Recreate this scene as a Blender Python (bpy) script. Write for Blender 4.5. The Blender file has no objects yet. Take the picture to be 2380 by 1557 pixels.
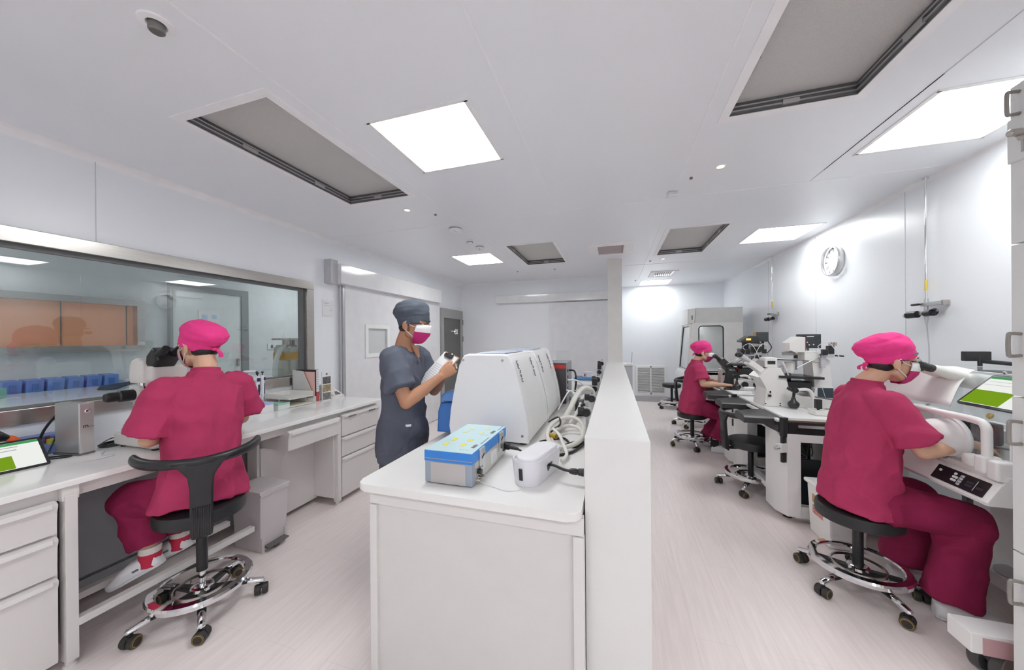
import bpy, bmesh, math, random
from mathutils import Vector as V, Matrix as M, noise as NZ
from math import sin, cos, pi, radians as R
random.seed(7)
SC = bpy.context.scene
COL = SC.collection
ZC = 2.62                                   # ceiling height

# ------------------------------------------------------------------ materials
MT = {}
def mat(name, rgb, rough=.5, metal=0., var=.03, scale=8., bump=0., bscale=60., stretch=None, spec=.5, coat=0., emit=None, es=0., dirt=None):
    if name in MT: return MT[name]
    m = bpy.data.materials.new(name); m.use_nodes = True
    nt = m.node_tree; n = nt.nodes; L = nt.links
    b = n['Principled BSDF']
    b.inputs['Roughness'].default_value = rough
    b.inputs['Metallic'].default_value = metal
    b.inputs['Specular IOR Level'].default_value = spec
    b.inputs['Coat Weight'].default_value = coat
    tc = n.new('ShaderNodeTexCoord'); mp = n.new('ShaderNodeMapping')
    L.new(tc.outputs['Object'], mp.inputs['Vector'])
    if stretch: mp.inputs['Scale'].default_value = stretch
    nz = n.new('ShaderNodeTexNoise'); nz.inputs['Scale'].default_value = scale; nz.inputs['Detail'].default_value = 4
    L.new(mp.outputs['Vector'], nz.inputs['Vector'])
    cr = n.new('ShaderNodeValToRGB')
    a = [max(0, c*(1-var)) for c in rgb]; c2 = [min(1, c*(1+var)) for c in rgb]
    cr.color_ramp.elements[0].position = .3; cr.color_ramp.elements[1].position = .7
    cr.color_ramp.elements[0].color = (*a, 1); cr.color_ramp.elements[1].color = (*c2, 1)
    L.new(nz.outputs['Fac'], cr.inputs['Fac']); L.new(cr.outputs['Color'], b.inputs['Base Color'])
    if bump:
        n2 = n.new('ShaderNodeTexNoise'); n2.inputs['Scale'].default_value = bscale; n2.inputs['Detail'].default_value = 3
        L.new(mp.outputs['Vector'], n2.inputs['Vector'])
        bp = n.new('ShaderNodeBump'); bp.inputs['Strength'].default_value = bump; bp.inputs['Distance'].default_value = .01
        L.new(n2.outputs['Fac'], bp.inputs['Height']); L.new(bp.outputs['Normal'], b.inputs['Normal'])
    if emit:
        b.inputs['Emission Color'].default_value = (*emit, 1); b.inputs['Emission Strength'].default_value = es
    MT[name] = m
    return m
def glassmat(name, tint, ior=1.5, refl=(1, 1, 1), rough=0., haze=0.):
    if name in MT: return MT[name]
    m = bpy.data.materials.new(name); m.use_nodes = True
    nt = m.node_tree; n = nt.nodes; L = nt.links; n.clear()
    o = n.new('ShaderNodeOutputMaterial'); mx = n.new('ShaderNodeMixShader'); fr = None
    t = n.new('ShaderNodeBsdfTransparent'); g = n.new('ShaderNodeBsdfGlossy')
    t.inputs['Color'].default_value = (*tint, 1); g.inputs['Color'].default_value = (*refl, 1); g.inputs['Roughness'].default_value = rough
    f0 = ((ior-1)/(ior+1))**2
    lw = n.new('ShaderNodeLayerWeight'); lw.inputs[0].default_value = .5
    pw = n.new('ShaderNodeMath'); pw.operation = 'POWER'; pw.inputs[1].default_value = 5
    mr = n.new('ShaderNodeMapRange'); mr.inputs[3].default_value = f0; mr.inputs[4].default_value = .9
    L.new(lw.outputs['Facing'], pw.inputs[0]); L.new(pw.outputs[0], mr.inputs[0])
    L.new(mr.outputs[0], mx.inputs[0]); L.new(g.outputs[0], mx.inputs[2])
    if haze:
        d = n.new('ShaderNodeBsdfDiffuse'); d.inputs['Color'].default_value = (.85, .85, .85, 1)
        m2 = n.new('ShaderNodeMixShader'); m2.inputs[0].default_value = haze
        L.new(t.outputs[0], m2.inputs[1]); L.new(d.outputs[0], m2.inputs[2]); L.new(m2.outputs[0], mx.inputs[1])
    else:
        L.new(t.outputs[0], mx.inputs[1])
    L.new(mx.outputs[0], o.inputs[0])
    MT[name] = m
    return m
def emitmat(name, rgb, s):
    if name in MT: return MT[name]
    m = bpy.data.materials.new(name); m.use_nodes = True
    nt = m.node_tree; n = nt.nodes; L = nt.links; n.clear()
    o = n.new('ShaderNodeOutputMaterial'); e = n.new('ShaderNodeEmission')
    e.inputs[0].default_value = (*rgb, 1); e.inputs[1].default_value = s
    L.new(e.outputs[0], o.inputs[0]); MT[name] = m
    return m

# ------------------------------------------------------------------ mesh builder
class MB:
    def __init__(s):
        s.bm = bmesh.new(); s.lay = s.bm.faces.layers.int.new('done')
    def _mi(s, f0, mi):
        l = s.bm.faces.layers.int['done']
        for f in s.bm.faces:
            if not f[l]: f[l] = 1; f.material_index = mi
    def box(s, c, d, rot=None, bev=0., seg=2, mi=0, taper=None):
        f0 = len(s.bm.faces); x, y, z = [k/2 for k in d]
        tx = taper or (1, 1)
        vs = []
        for sz in (-1, 1):
            fx, fy = (tx if sz > 0 else (1, 1))
            for sx, sy in ((-1, -1), (1, -1), (1, 1), (-1, 1)):
                p = V((sx*x*fx, sy*y*fy, sz*z))
                if rot: p = rot @ p
                vs.append(s.bm.verts.new(p + V(c)))
        fs = [(3, 2, 1, 0), (4, 5, 6, 7), (0, 1, 5, 4), (1, 2, 6, 5), (2, 3, 7, 6), (3, 0, 4, 7)]
        F = [s.bm.faces.new([vs[i] for i in f]) for f in fs]
        if bev > 0:
            es = list({e for f in F for e in f.edges})
            bmesh.ops.bevel(s.bm, geom=es, offset=bev, segments=seg, affect='EDGES', profile=.5)
        s._mi(f0, mi); return s
    def loft(s, rings, closed=True, caps=True, mi=0):
        f0 = len(s.bm.faces)
        rv = [[s.bm.verts.new(V(p)) for p in r] for r in rings]
        n = len(rings[0])
        for a, b in zip(rv, rv[1:]):
            for i in range(n if closed else n-1):
                j = (i+1) % n
                s.bm.faces.new((a[i], a[j], b[j], b[i]))
        if caps and closed:
            s.bm.faces.new(rv[0][::-1]); s.bm.faces.new(rv[-1])
        s._mi(f0, mi); return s
    def cyl(s, p0, p1, r0, r1=None, n=20, caps=True, mi=0):
        r1 = r0 if r1 is None else r1
        p0, p1 = V(p0), V(p1); u, w = frame(p1-p0)
        ring = lambda p, r: [p + (u*cos(2*pi*i/n) + w*sin(2*pi*i/n))*r for i in range(n)]
        return s.loft([ring(p0, r0), ring(p1, r1)], caps=caps, mi=mi)
    def lathe(s, prof, c=(0, 0, 0), axis=(0, 0, 1), n=28, caps=True, mi=0, sx=1., sy=1.):
        c = V(c); ax = V(axis).normalized(); u, w = frame(ax)
        rings = [[c + ax*z + (u*cos(2*pi*i/n)*sx + w*sin(2*pi*i/n)*sy)*max(r, 1e-4) for i in range(n)] for r, z in prof]
        return s.loft(rings, caps=caps, mi=mi)
    def tube(s, pts, r, n=8, closed=False, mi=0, smooth=0):
        pts = [V(p) for p in pts]
        if smooth: pts = catmull(pts, smooth, closed)
        k = len(pts); rings = []
        pu = None
        for i, p in enumerate(pts):
            if closed: t = pts[(i+1) % k]-pts[i-1]
            else: t = pts[min(i+1, k-1)]-pts[max(i-1, 0)]
            t.normalize()
            if pu is None: u, w = frame(t)
            else:
                u = pu - t*pu.dot(t)
                if u.length < 1e-5: u, w = frame(t)
                u.normalize(); w = t.cross(u)
            pu = u
            rr = r(i/(k-1)) if callable(r) else r
            rings.append([p + (u*cos(2*pi*j/n) + w*sin(2*pi*j/n))*rr for j in range(n)])
        if closed: rings.append(rings[0])
        f0 = len(s.bm.faces)
        s.loft(rings, caps=not closed, mi=mi)
        if closed: bmesh.ops.remove_doubles(s.bm, verts=s.bm.verts[:], dist=1e-6)
        return s
    def sph(s, c, r, rot=None, n=16, mi=0):
        r = (r, r, r) if not hasattr(r, '__len__') else r
        c = V(c); rings = []
        m = max(6, n//2)
        for i in range(m+1):
            a = -pi/2 + pi*i/m
            ca = max(cos(a), 1e-3)
            row = []
            for j in range(n):
                p = V((r[0]*ca*cos(2*pi*j/n), r[1]*ca*sin(2*pi*j/n), r[2]*sin(a)))
                if rot: p = rot @ p
                row.append(c+p)
            rings.append(row)
        return s.loft(rings, mi=mi)
    def cap(s, p0, r0, p1, r1, n=14, mi=0):                      # rounded cone
        p0, p1 = V(p0), V(p1); d = p1-p0; L = d.length
        if L < 1e-6: return s.sph(p0, r0, n=n, mi=mi)
        ax = d/L; u, w = frame(ax); rings = []
        for i in range(5):
            a = -pi/2*(1-i/4*.98-.0); a = -pi/2+.06+(pi/2-.06)*i/4
            rings.append((p0+ax*r0*sin(a), r0*cos(a)))
        for i in range(5):
            a = (pi/2-.06)*i/4
            rings.append((p1+ax*r1*sin(a), r1*cos(a)))
        return s.loft([[p+(u*cos(2*pi*j/n)+w*sin(2*pi*j/n))*r for j in range(n)] for p, r in rings], mi=mi)
    def ell(s, rows, n=24, mi=0, pw=2.0):                         # rows: (centre, axis a, ra, axis b, rb)
        rings = []
        for c, a, ra, b, rb in rows:
            c, a, b = V(c), V(a).normalized(), V(b).normalized()
            ring = []
            for j in range(n):
                t = 2*pi*j/n; ct, st = cos(t), sin(t)
                if pw != 2:
                    ct = math.copysign(abs(ct)**(2/pw), ct); st = math.copysign(abs(st)**(2/pw), st)
                ring.append(c + a*ra*ct + b*rb*st)
            rings.append(ring)
        return s.loft(rings, mi=mi)
    def prism(s, poly, d, o=(0, 0, 0), a=(1, 0, 0), b=(0, 0, 1), bev=0., seg=2, mi=0, mcap=None):
        # polygon in the plane (a, b) from origin o, pushed along vector d
        o, a, b, d = V(o), V(a), V(b), V(d); f0 = len(s.bm.faces)
        A = [s.bm.verts.new(o+a*x+b*y) for x, y in poly]; B = [s.bm.verts.new(v.co+d) for v in A]
        n = len(poly)
        F = [s.bm.faces.new(A), s.bm.faces.new(B[::-1])]
        for i in range(n): F.append(s.bm.faces.new((A[i], B[i], B[(i+1) % n], A[(i+1) % n])))
        if bev: bmesh.ops.bevel(s.bm, geom=list({e for f in F[:2] for e in f.edges}), offset=bev, segments=seg, affect='EDGES', profile=.5)
        s._mi(f0, mi); return s
    def face(s, pts, mi=0):
        f0 = len(s.bm.faces); s.bm.faces.new([s.bm.verts.new(V(p)) for p in pts]); s._mi(f0, mi); return s
def frame(t):
    t = V(t).normalized()
    u = t.cross(V((0, 0, 1)))
    if u.length < 1e-3: u = V((1, 0, 0))
    u.normalize(); return u, t.cross(u).normalized()
def catmull(P, k, closed=False):
    out = []; n = len(P)
    rng = range(n if closed else n-1)
    for i in rng:
        p0, p1, p2, p3 = (P[(i-1) % n] if closed or i > 0 else P[0]), P[i], P[(i+1) % n], (P[(i+2) % n] if closed or i < n-2 else P[n-1])
        for j in range(k):
            t = j/k
            out.append(.5*((2*p1)+(p2-p0)*t+(2*p0-5*p1+4*p2-p3)*t*t+(3*p1-p0-3*p2+p3)*t**3))
    if not closed: out.append(P[-1])
    return out
def rz(a): return M.Rotation(a, 3, 'Z')
def rx(a): return M.Rotation(a, 3, 'X')
def ry(a): return M.Rotation(a, 3, 'Y')
def rrect(w, h, r, n=5):
    out = []
    for cx, cy, a0 in ((w/2-r, h/2-r, 0), (-w/2+r, h/2-r, 90), (-w/2+r, -h/2+r, 180), (w/2-r, -h/2+r, 270)):
        for i in range(n+1):
            a = R(a0+90*i/n); out.append((cx+r*cos(a), cy+r*sin(a)))
    return out

# ------------------------------------------------------------------ objects
def wloc(o):
    v = V((0, 0, 0))
    while o: v += o.location; o = o.parent
    return v
def thing(name, label, cat, loc=(0, 0, 0), ang=0., group=None, kind=None):
    o = bpy.data.objects.new(name, None); COL.objects.link(o); o.empty_display_size = .05
    o.location = loc; o.rotation_euler = (0, 0, ang)
    o['label'] = label; o['category'] = cat
    if group: o['group'] = group
    if kind: o['kind'] = kind
    return o
def mesh_obj(name, mb, mats, smooth=35):
    bm = mb.bm
    bmesh.ops.recalc_face_normals(bm, faces=bm.faces[:])
    me = bpy.data.meshes.new(name); l_ = bm.faces.layers.int.get('done')
    if l_: bm.faces.layers.int.remove(l_)
    bm.to_mesh(me); bm.free()
    for m in (mats if isinstance(mats, (list, tuple)) else [mats]): me.materials.append(m)
    if smooth:
        for p in me.polygons: p.use_smooth = True
        me.set_sharp_from_angle(angle=R(smooth))
    o = bpy.data.objects.new(name, me); COL.objects.link(o)
    if smooth:
        wn_ = o.modifiers.new('weighted_normals', 'WEIGHTED_NORMAL'); wn_.keep_sharp = True
    return o
def part(name, mb, mats, parent, world=False, smooth=35, label=None):
    o = mb if isinstance(mb, bpy.types.Object) else mesh_obj(name, mb, mats, smooth)
    o.name = name
    o.parent = parent
    if world: o.data.transform(M.Translation(-wloc(parent)))
    if label: o['label'] = label
    return o
def one(name, mb, mats, label, cat, loc=(0, 0, 0), group=None, world=True, smooth=35, ang=0.):
    o = mesh_obj(name, mb, mats, smooth)
    if world: o.data.transform(M.Translation(-V(loc)))
    o.location = loc; o.rotation_euler = (0, 0, ang)
    o['label'] = label; o['category'] = cat
    if group: o['group'] = group
    return o
def struct(name, mb, mats, parent=None, smooth=30):
    o = mesh_obj(name, mb, mats, smooth); o.parent = parent
    o['kind'] = 'structure'
    return o
def dup(root, loc, ang=None, label=None, group=None):
    r = root.copy(); COL.objects.link(r); r.location = loc
    if ang is not None: r.rotation_euler = (0, 0, ang)
    if label: r['label'] = label
    if group: r['group'] = group
    for ch in list(root.children):
        c = ch.copy(); COL.objects.link(c); c.parent = r
        for g in ch.children:
            d = g.copy(); COL.objects.link(d); d.parent = c
    return r
def text(name, s, size, loc, rot, m, parent=None, ext=.0005, align='CENTER'):
    cu = bpy.data.curves.new(name, 'FONT'); cu.body = s; cu.size = size; cu.extrude = ext; cu.align_x = align; cu.align_y = 'CENTER'
    o = bpy.data.objects.new(name, cu); COL.objects.link(o); o.data.materials.append(m)
    dg = bpy.context.evaluated_depsgraph_get()
    me = bpy.data.meshes.new_from_object(o.evaluated_get(dg))
    bpy.data.objects.remove(o)
    o = bpy.data.objects.new(name, me); COL.objects.link(o)
    o.location = loc; o.rotation_euler = rot
    o.parent = parent
    return o

# ------------------------------------------------------------------ palette
WALL = mat('wall_panel_paint', (.84, .86, .89), .28, var=.012, scale=1.2)
CEIL = mat('ceiling_panel_paint', (.835, .85, .88), .33, var=.012, scale=1.)
SEAL = mat('sealant_bead', (.88, .87, .88), .5)
SEALD = mat('dark_panel_joint', (.60, .60, .62), .5)
WHITE = mat('white_powder_coat', (.84, .83, .82), .38, var=.015)
WARM = mat('warm_white_laminate', (.72, .68, .66), .42, var=.02, scale=3)
TOP = mat('worktop_white_resin', (.88, .865, .85), .12, var=.006, scale=4)
GREYL = mat('light_grey_panel', (.52, .52, .54), .45)
GREYD = mat('dark_grey_frame', (.16, .165, .17), .42)
STEEL = mat('brushed_stainless_steel', (.55, .52, .49), .27, metal=1., stretch=(1, 1, 60), scale=6, var=.08)
CHROME = mat('polished_chrome', (.82, .82, .83), .07, metal=1., var=.01)
ALU = mat('satin_aluminium', (.62, .62, .63), .33, metal=.9, var=.03)
BLACK = mat('black_plastic', (.018, .018, .02), .38, var=.1)
BLACKV = mat('black_vinyl', (.022, .023, .025), .42, bump=.08, bscale=220, var=.1)
RUBB = mat('black_rubber', (.03, .027, .026), .6)
BRASS = mat('yellow_wheel_ring', (.33, .22, .04), .4)
GLASS = glassmat('window_glass', (.86, .895, .90), 1.6)
ACRY = glassmat('clear_acrylic', (.95, .965, .965), 1.42, haze=.05)
PLAS = mat('white_plastic', (.80, .80, .81), .3, var=.01)
PLASW = mat('warm_white_plastic', (.74, .715, .69), .35, var=.015)
PANELR = emitmat('lit_light_panel_dimmer', (.97, 1., .995), 6.2)
PANEL = emitmat('lit_light_panel', (.97, 1., .995), 7.9)
# ================================================================== the room
XL, XR, YB, YR, YA = -3.13, 2.24, 6.57, -2.6, 8.16
# floor with plank vinyl
def floor_mat():
    m = bpy.data.materials.new('plank_vinyl'); m.use_nodes = True; nt = m.node_tree; n = nt.nodes; L = nt.links; b = n['Principled BSDF']
    tc = n.new('ShaderNodeTexCoord'); mp = n.new('ShaderNodeMapping'); mp.inputs['Rotation'].default_value = (0, 0, pi/2)
    L.new(tc.outputs['Object'], mp.inputs[0])
    br = n.new('ShaderNodeTexBrick'); br.inputs['Scale'].default_value = 1; br.inputs['Brick Width'].default_value = 1.2; br.inputs['Row Height'].default_value = .18
    br.inputs['Mortar Size'].default_value = .0012; br.inputs['Color1'].default_value = (.86, .775, .755, 1); br.inputs['Color2'].default_value = (.845, .76, .74, 1); br.inputs['Mortar'].default_value = (.76, .68, .66, 1)
    L.new(mp.outputs[0], br.inputs['Vector'])
    m2 = n.new('ShaderNodeMapping'); m2.inputs['Scale'].default_value = (26, 1.6, 1); L.new(tc.outputs['Object'], m2.inputs[0])
    nz = n.new('ShaderNodeTexNoise'); nz.inputs['Scale'].default_value = 2; nz.inputs['Detail'].default_value = 5; L.new(m2.outputs[0], nz.inputs[0])
    cr = n.new('ShaderNodeValToRGB'); cr.color_ramp.elements[0].color = (.955, .95, .95, 1); cr.color_ramp.elements[1].color = (1.02, 1.02, 1.02, 1)
    cr.color_ramp.elements[0].position = .35; cr.color_ramp.elements[1].position = .65
    L.new(nz.outputs[0], cr.inputs[0])
    mx = n.new('ShaderNodeMixRGB'); mx.blend_type = 'MULTIPLY'; mx.inputs[0].default_value = 1
    L.new(br.outputs['Color'], mx.inputs[1]); L.new(cr.outputs[0], mx.inputs[2]); L.new(mx.outputs[0], b.inputs['Base Color'])
    b.inputs['Roughness'].default_value = .38
    return m
FLOOR = floor_mat()
struct('floor', MB().box(((XL+XR)/2, 3, -.05), (XR-XL+.2, 12, .1)), FLOOR)

# lights, filters, vents: (x0, x1, y0, y1)
LIGHTS = [(-1.262, -.69, 1.504, 2.072), (-2.20, -1.61, 4.28, 4.88), (1.50, 2.09, 2.135, 2.72), (1.50, 2.09, 4.26, 4.87), (.535, 1.125, 7.40, 8.0),
          (-1.262, -.69, -1.5, -.93), (1.50, 2.09, -1.2, -.6), (.10, .69, -1.5, -.93)]  # last entry: unseen panel added to brighten the foreground
FILT = [(-2.165, -1.585, 1.195, 2.36), (-1.30, -.71, 4.03, 5.16), (.585, 1.15, 3.96, 5.15), (.59, 1.135, .86, 2.045)]
DUCT = [(-.20, .12, 4.42, 4.86), (.70, 1.02, 6.5, 6.95)]
holes = [(a-.006, b+.006, c-.006, d+.006) for a, b, c, d in LIGHTS+FILT+DUCT]
xs = sorted({XL-.1, XR+.1} | {v for h in holes for v in h[:2]}); ys = sorted({YR-.1, YA+.1} | {v for h in holes for v in h[2:]})
mb = MB(); vv = {}
def gv(x, y):
    if (x, y) not in vv: vv[(x, y)] = mb.bm.verts.new((x, y, ZC))
    return vv[(x, y)]
for x0, x1 in zip(xs, xs[1:]):
    for y0, y1 in zip(ys, ys[1:]):
        cx, cy = (x0+x1)/2, (y0+y1)/2
        if any(h[0] < cx < h[1] and h[2] < cy < h[3] for h in holes): continue
        mb.bm.faces.new((gv(x0, y0), gv(x0, y1), gv(x1, y1), gv(x1, y0)))
mb.box(((XL+XR)/2, 3, ZC+.2), (XR-XL+.2, 12, .02))
for x0, y0, x1, y1, mi in ((-1.46, YR, -1.46, YB, 1), (-.5, YR, -.5, 3.09, 1), (.47, YR, .47, YA, 1), (1.42, YR, 1.42, 3.07, 2), (XL, 3.09, XR, 3.09, 1), (-.1, 5.75, XR, 5.75, 1), (1.42, 2.9, 1.42, 2.0, 2)):
    if x0 == x1: mb.box((x0, (y0+y1)/2, ZC-.0005), (.007 if mi == 1 else .004, y1-y0, .003), mi=mi)
    else: mb.box(((x0+x1)/2, y0, ZC-.0005), (x1-x0, .008, .003), mi=mi)
struct('ceiling', mb, [CEIL, SEAL, SEALD], smooth=0)

# walls
WX0, WX1, WZ0, WZ1 = -.25, 2.845, 1.0, 2.08          # viewing window opening along y, z
mb = MB()
TH = .1
mb.box((XL-TH/2, (YR+WX0)/2, ZC/2), (TH, WX0-YR, ZC))
mb.box((XL-TH/2, (WX0+WX1)/2, WZ0/2), (TH, WX1-WX0, WZ0))
mb.box((XL-TH/2, (WX0+WX1)/2, (WZ1+ZC)/2), (TH, WX1-WX0, ZC-WZ1))
mb.box((XL-TH/2, (WX1+YB+.1)/2, ZC/2), (TH, YB+.1-WX1, ZC))
mb.box((XL+.0005, 1.26, (WZ1+ZC)/2), (.003, .004, ZC-WZ1), mi=1)
struct('wall_left', mb, [WALL, SEALD])
mb = MB().box(((XL-.02)/2, YB+.05, ZC/2), (-.02-XL, .1, ZC)).box((-.07, (YB+YA)/2, ZC/2), (.1, YA-YB, ZC))
struct('wall_back', mb, [WALL, SEALD])
struct('wall_alcove', MB().box(((XR-.02)/2, YA+.05, ZC/2), (XR+.2, .1, ZC)), WALL)
mb = MB().box((XR+.05, (YR+YA)/2, ZC/2), (.1, YA-YR+.2, ZC))
for y in (3.5, 4.75, 6.0): mb.box((XR-.0005, y, 1.5), (.003, .004, 2.2), mi=1)
struct('wall_right', mb, [WALL, SEALD])
struct('wall_rear', MB().box(((XL+XR)/2, YR-.05, ZC/2), (XR-XL+.2, .1, ZC)), WALL)
# coving along the ceiling and vinyl upstand along the floor
def cove(n, p0, p1, d, r=.045):
    p0, p1, d = V(p0), V(p1), V(d)
    prof = [(0, 0), (r, 0)] + [(r-r*sin(R(a)), -(r-r*cos(R(a)))) for a in (15, 30, 45, 60, 75)] + [(0, -r)]
    rings = [[p+d*x+V((0, 0, 1))*z for x, z in prof] for p in (p0, p1)]
    struct(n, MB().loft(rings), SEAL)
cove('trim_1', (XL, YR, ZC), (XL, YB, ZC), (1, 0, 0))
cove('trim_2', (XL, YB, ZC), (-.1, YB, ZC), (0, -1, 0), .03)
cove('trim_3', (XR, YR, ZC), (XR, YA, ZC), (-1, 0, 0), .03)
cove('trim_4', (0, YA, ZC), (XR, YA, ZC), (0, -1, 0), .03)
struct('trim_5', MB().box((XL+.006, YB-.006, 1.3), (.03, .03, 2.6), bev=.01), SEAL)
VIN = mat('vinyl_upstand', (.50, .485, .50), .45)
struct('baseboard_back', MB().box(((XL-.0)/2, YB-.006, .06), (-XL-.02, .012, .12)), VIN)
struct('baseboard_alcove', MB().box((XR/2, YA-.006, .06), (XR, .012, .12)), VIN)
struct('baseboard_right', MB().box((XR-.006, (YR+YA)/2, .06), (.012, YA-YR, .12)), VIN)

# viewing window in the left wall
wn = bpy.data.objects.new('window_1', None); COL.objects.link(wn); wn['kind'] = 'structure'
ft, fd = .085, .13
mb = MB()
yc, zc = (WX0+WX1)/2, (WZ0+WZ1)/2; W, H = WX1-WX0, WZ1-WZ0
mb.box((XL-.04, yc, WZ1-ft/2), (fd, W, ft), bev=.004).box((XL-.04, yc, WZ0+ft/2), (fd, W, ft), bev=.004)
mb.box((XL-.04, WX1-ft/2, zc), (fd, ft, H-2*ft), bev=.004).box((XL-.04, WX0+ft/2, zc), (fd, ft, H-2*ft), bev=.004)
struct('window_frame', mb, STEEL, wn)
mb = MB()
mb.box((XL-.045, yc, WZ1-ft-.012), (.03, W-2*ft, .024)).box((XL-.045, yc, WZ0+ft+.006), (.03, W-2*ft, .012)).box((XL-.045, WX1-ft-.02, zc-.006), (.03, .04, H-2*ft-.036))
struct('window_trim', mb, GREYD, wn)
struct('window_pane', MB().box((XL-.05, yc, zc), (.006, W-2*ft, H-2*ft)), GLASS, wn)

# column and low partition
struct('column', MB().box((.01, 5.33, ZC/2), (.205, .24, ZC), bev=.003), mat('column_paint', (.70, .68, .66), .45))
mb = MB().box((.005, 3.30, 1.085/2), (.228, 4.08, 1.085), bev=.004)
struct('wall_partition', mb, mat('partition_laminate', (.745, .73, .715), .4, var=.01))

# left sliding door with its track cover
d1 = bpy.data.objects.new('door_1', None); COL.objects.link(d1); d1['kind'] = 'structure'
struct('door_header', MB().box((XL+.075, 4.26, 2.215), (.15, 2.33, .225), bev=.006), mat('track_cover_paint', (.80, .80, .81), .10), d1)
struct('door_header_end', MB().box((XL+.05, 3.05, 2.23), (.10, .10, .27), bev=.004), GREYL, d1)
mb = MB()
y0, y1, z1 = 3.24, 5.50, 2.12
wy0, wy1, wz0, wz1 = 3.62, 4.0, 1.27, 1.60
for a, b, c, d in ((y0, wy0, .01, z1), (wy1, y1, .01, z1), (wy0, wy1, .01, wz0), (wy0, wy1, wz1, z1)):
    mb.box((XL+.045, (a+b)/2, (c+d)/2), (.04, b-a, d-c))
struct('door_panel', mb, mat('door_panel_paint', (.76, .76, .775), .3), d1)
mb = MB()
for a, b, c, d in ((wy0-.05, wy0, wz0-.05, wz1+.05), (wy1, wy1+.05, wz0-.05, wz1+.05), (wy0, wy1, wz0-.05, wz0), (wy0, wy1, wz1, wz1+.05)):
    mb.box((XL+.07, (a+b)/2, (c+d)/2), (.012, b-a, d-c))
struct('door_window_frame', mb, WHITE, d1)
struct('door_window_pane', MB().box((XL+.04, (wy0+wy1)/2, (wz0+wz1)/2), (.012, wy1-wy0, wz1-wz0)), mat('frosted_pane', (.60, .62, .62), .15), d1)
struct('door_edge_trim', MB().box((XL+.03, 3.225, 1.06), (.06, .03, 2.1)).box((XL+.035, 3.20, 1.06), (.012, .016, 2.1), mi=1), [ALU, SEALD], d1)

# steel door beside the back corner
d2 = bpy.data.objects.new('door_2', None); COL.objects.link(d2); d2['kind'] = 'structure'
DG = mat('grey_door_paint', (.36, .36, .355), .35)
mb = MB()
for a, b, c, d in ((5.60, 5.70, 0, 2.04), (6.42, 6.52, 0, 2.04), (5.7, 6.42, 1.86, 2.04), (5.7, 6.42, 0, .12)):
    mb.box((XL+.02, (a+b)/2, (c+d)/2), (.05, b-a, d-c))
struct('door_frame', mb, DG, d2)
struct('door_leaf', MB().box((XL+.012, 6.06, .99), (.03, .72, 1.74)), mat('dark_door_glass', (.13, .13, .125), .08), d2)
mb = MB()
for z in (1.60, 1.06): mb.cyl((XL+.02, 6.14, z), (XL+.06, 6.14, z), .055, n=20).cyl((XL+.06, 6.14, z), (XL+.085, 6.14, z), .03, n=16)
mb.box((XL+.06, 6.20, 1.6), (.03, .03, .1))
struct('door_handle', mb, CHROME, d2)
mb = MB()
for z in (1.8, 1.45): mb.box((XL+.05, 6.5, z), (.03, .025, .11))
struct('door_hinge', mb, STEEL, d2)

# sliding door on the back wall
d3 = bpy.data.objects.new('door_3', None); COL.objects.link(d3); d3['kind'] = 'structure'
struct('door_header', MB().box((-1.2, YB-.06, 2.245), (2.24, .12, .15), bev=.006), mat('track_cover_paint', (.80, .80, .81), .10), d3)
struct('door_panel', MB().box((-.62, YB-.03, 1.08), (1.16, .035, 2.14)), mat('door_panel_grey', (.76, .765, .79), .3), d3)

# ------------------------------------------------------------------ ceiling fixtures
for i, (x0, x1, y0, y1) in enumerate(LIGHTS):
    lab = ['square lit ceiling panel above the peninsula, nearest of the two on the left', 'square lit ceiling panel beyond the smoke detectors near the back left corner',
           'lit ceiling panel over the isolator beside the tall cabinet', 'lit ceiling panel between the wall clock and the dark ceiling filter',
           'lit ceiling panel in the far alcove behind the column', 'lit ceiling panel behind the viewpoint over the peninsula side', 'lit ceiling panel behind the viewpoint along the right wall', 'unseen lit ceiling panel added behind the viewpoint in the middle as fill light'][i]
    cx, cy = (x0+x1)/2, (y0+y1)/2; w, h = x1-x0, y1-y0
    t = thing('ceiling_light', lab, 'ceiling light', (cx, cy, ZC), group='square ceiling light panels')
    mb = MB(); f = .022
    mb.box((0, h/2+.002, .0), (w+f, f, .008)).box((0, -h/2-.002, 0), (w+f, f, .008)).box((w/2+.002, 0, 0), (f, h, .008)).box((-w/2-.002, 0, 0), (f, h, .008))
    part('frame', mb, WHITE, t, smooth=0)
    part('diffuser', MB().box((0, 0, .006), (w, h, .004)), PANEL if x0 < 0 or y0 < 0 else PANELR, t, smooth=0)
MESHM = mat('hepa_filter_media', (.72, .70, .68), .75, bump=.7, bscale=420, var=.08, scale=300)
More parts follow.
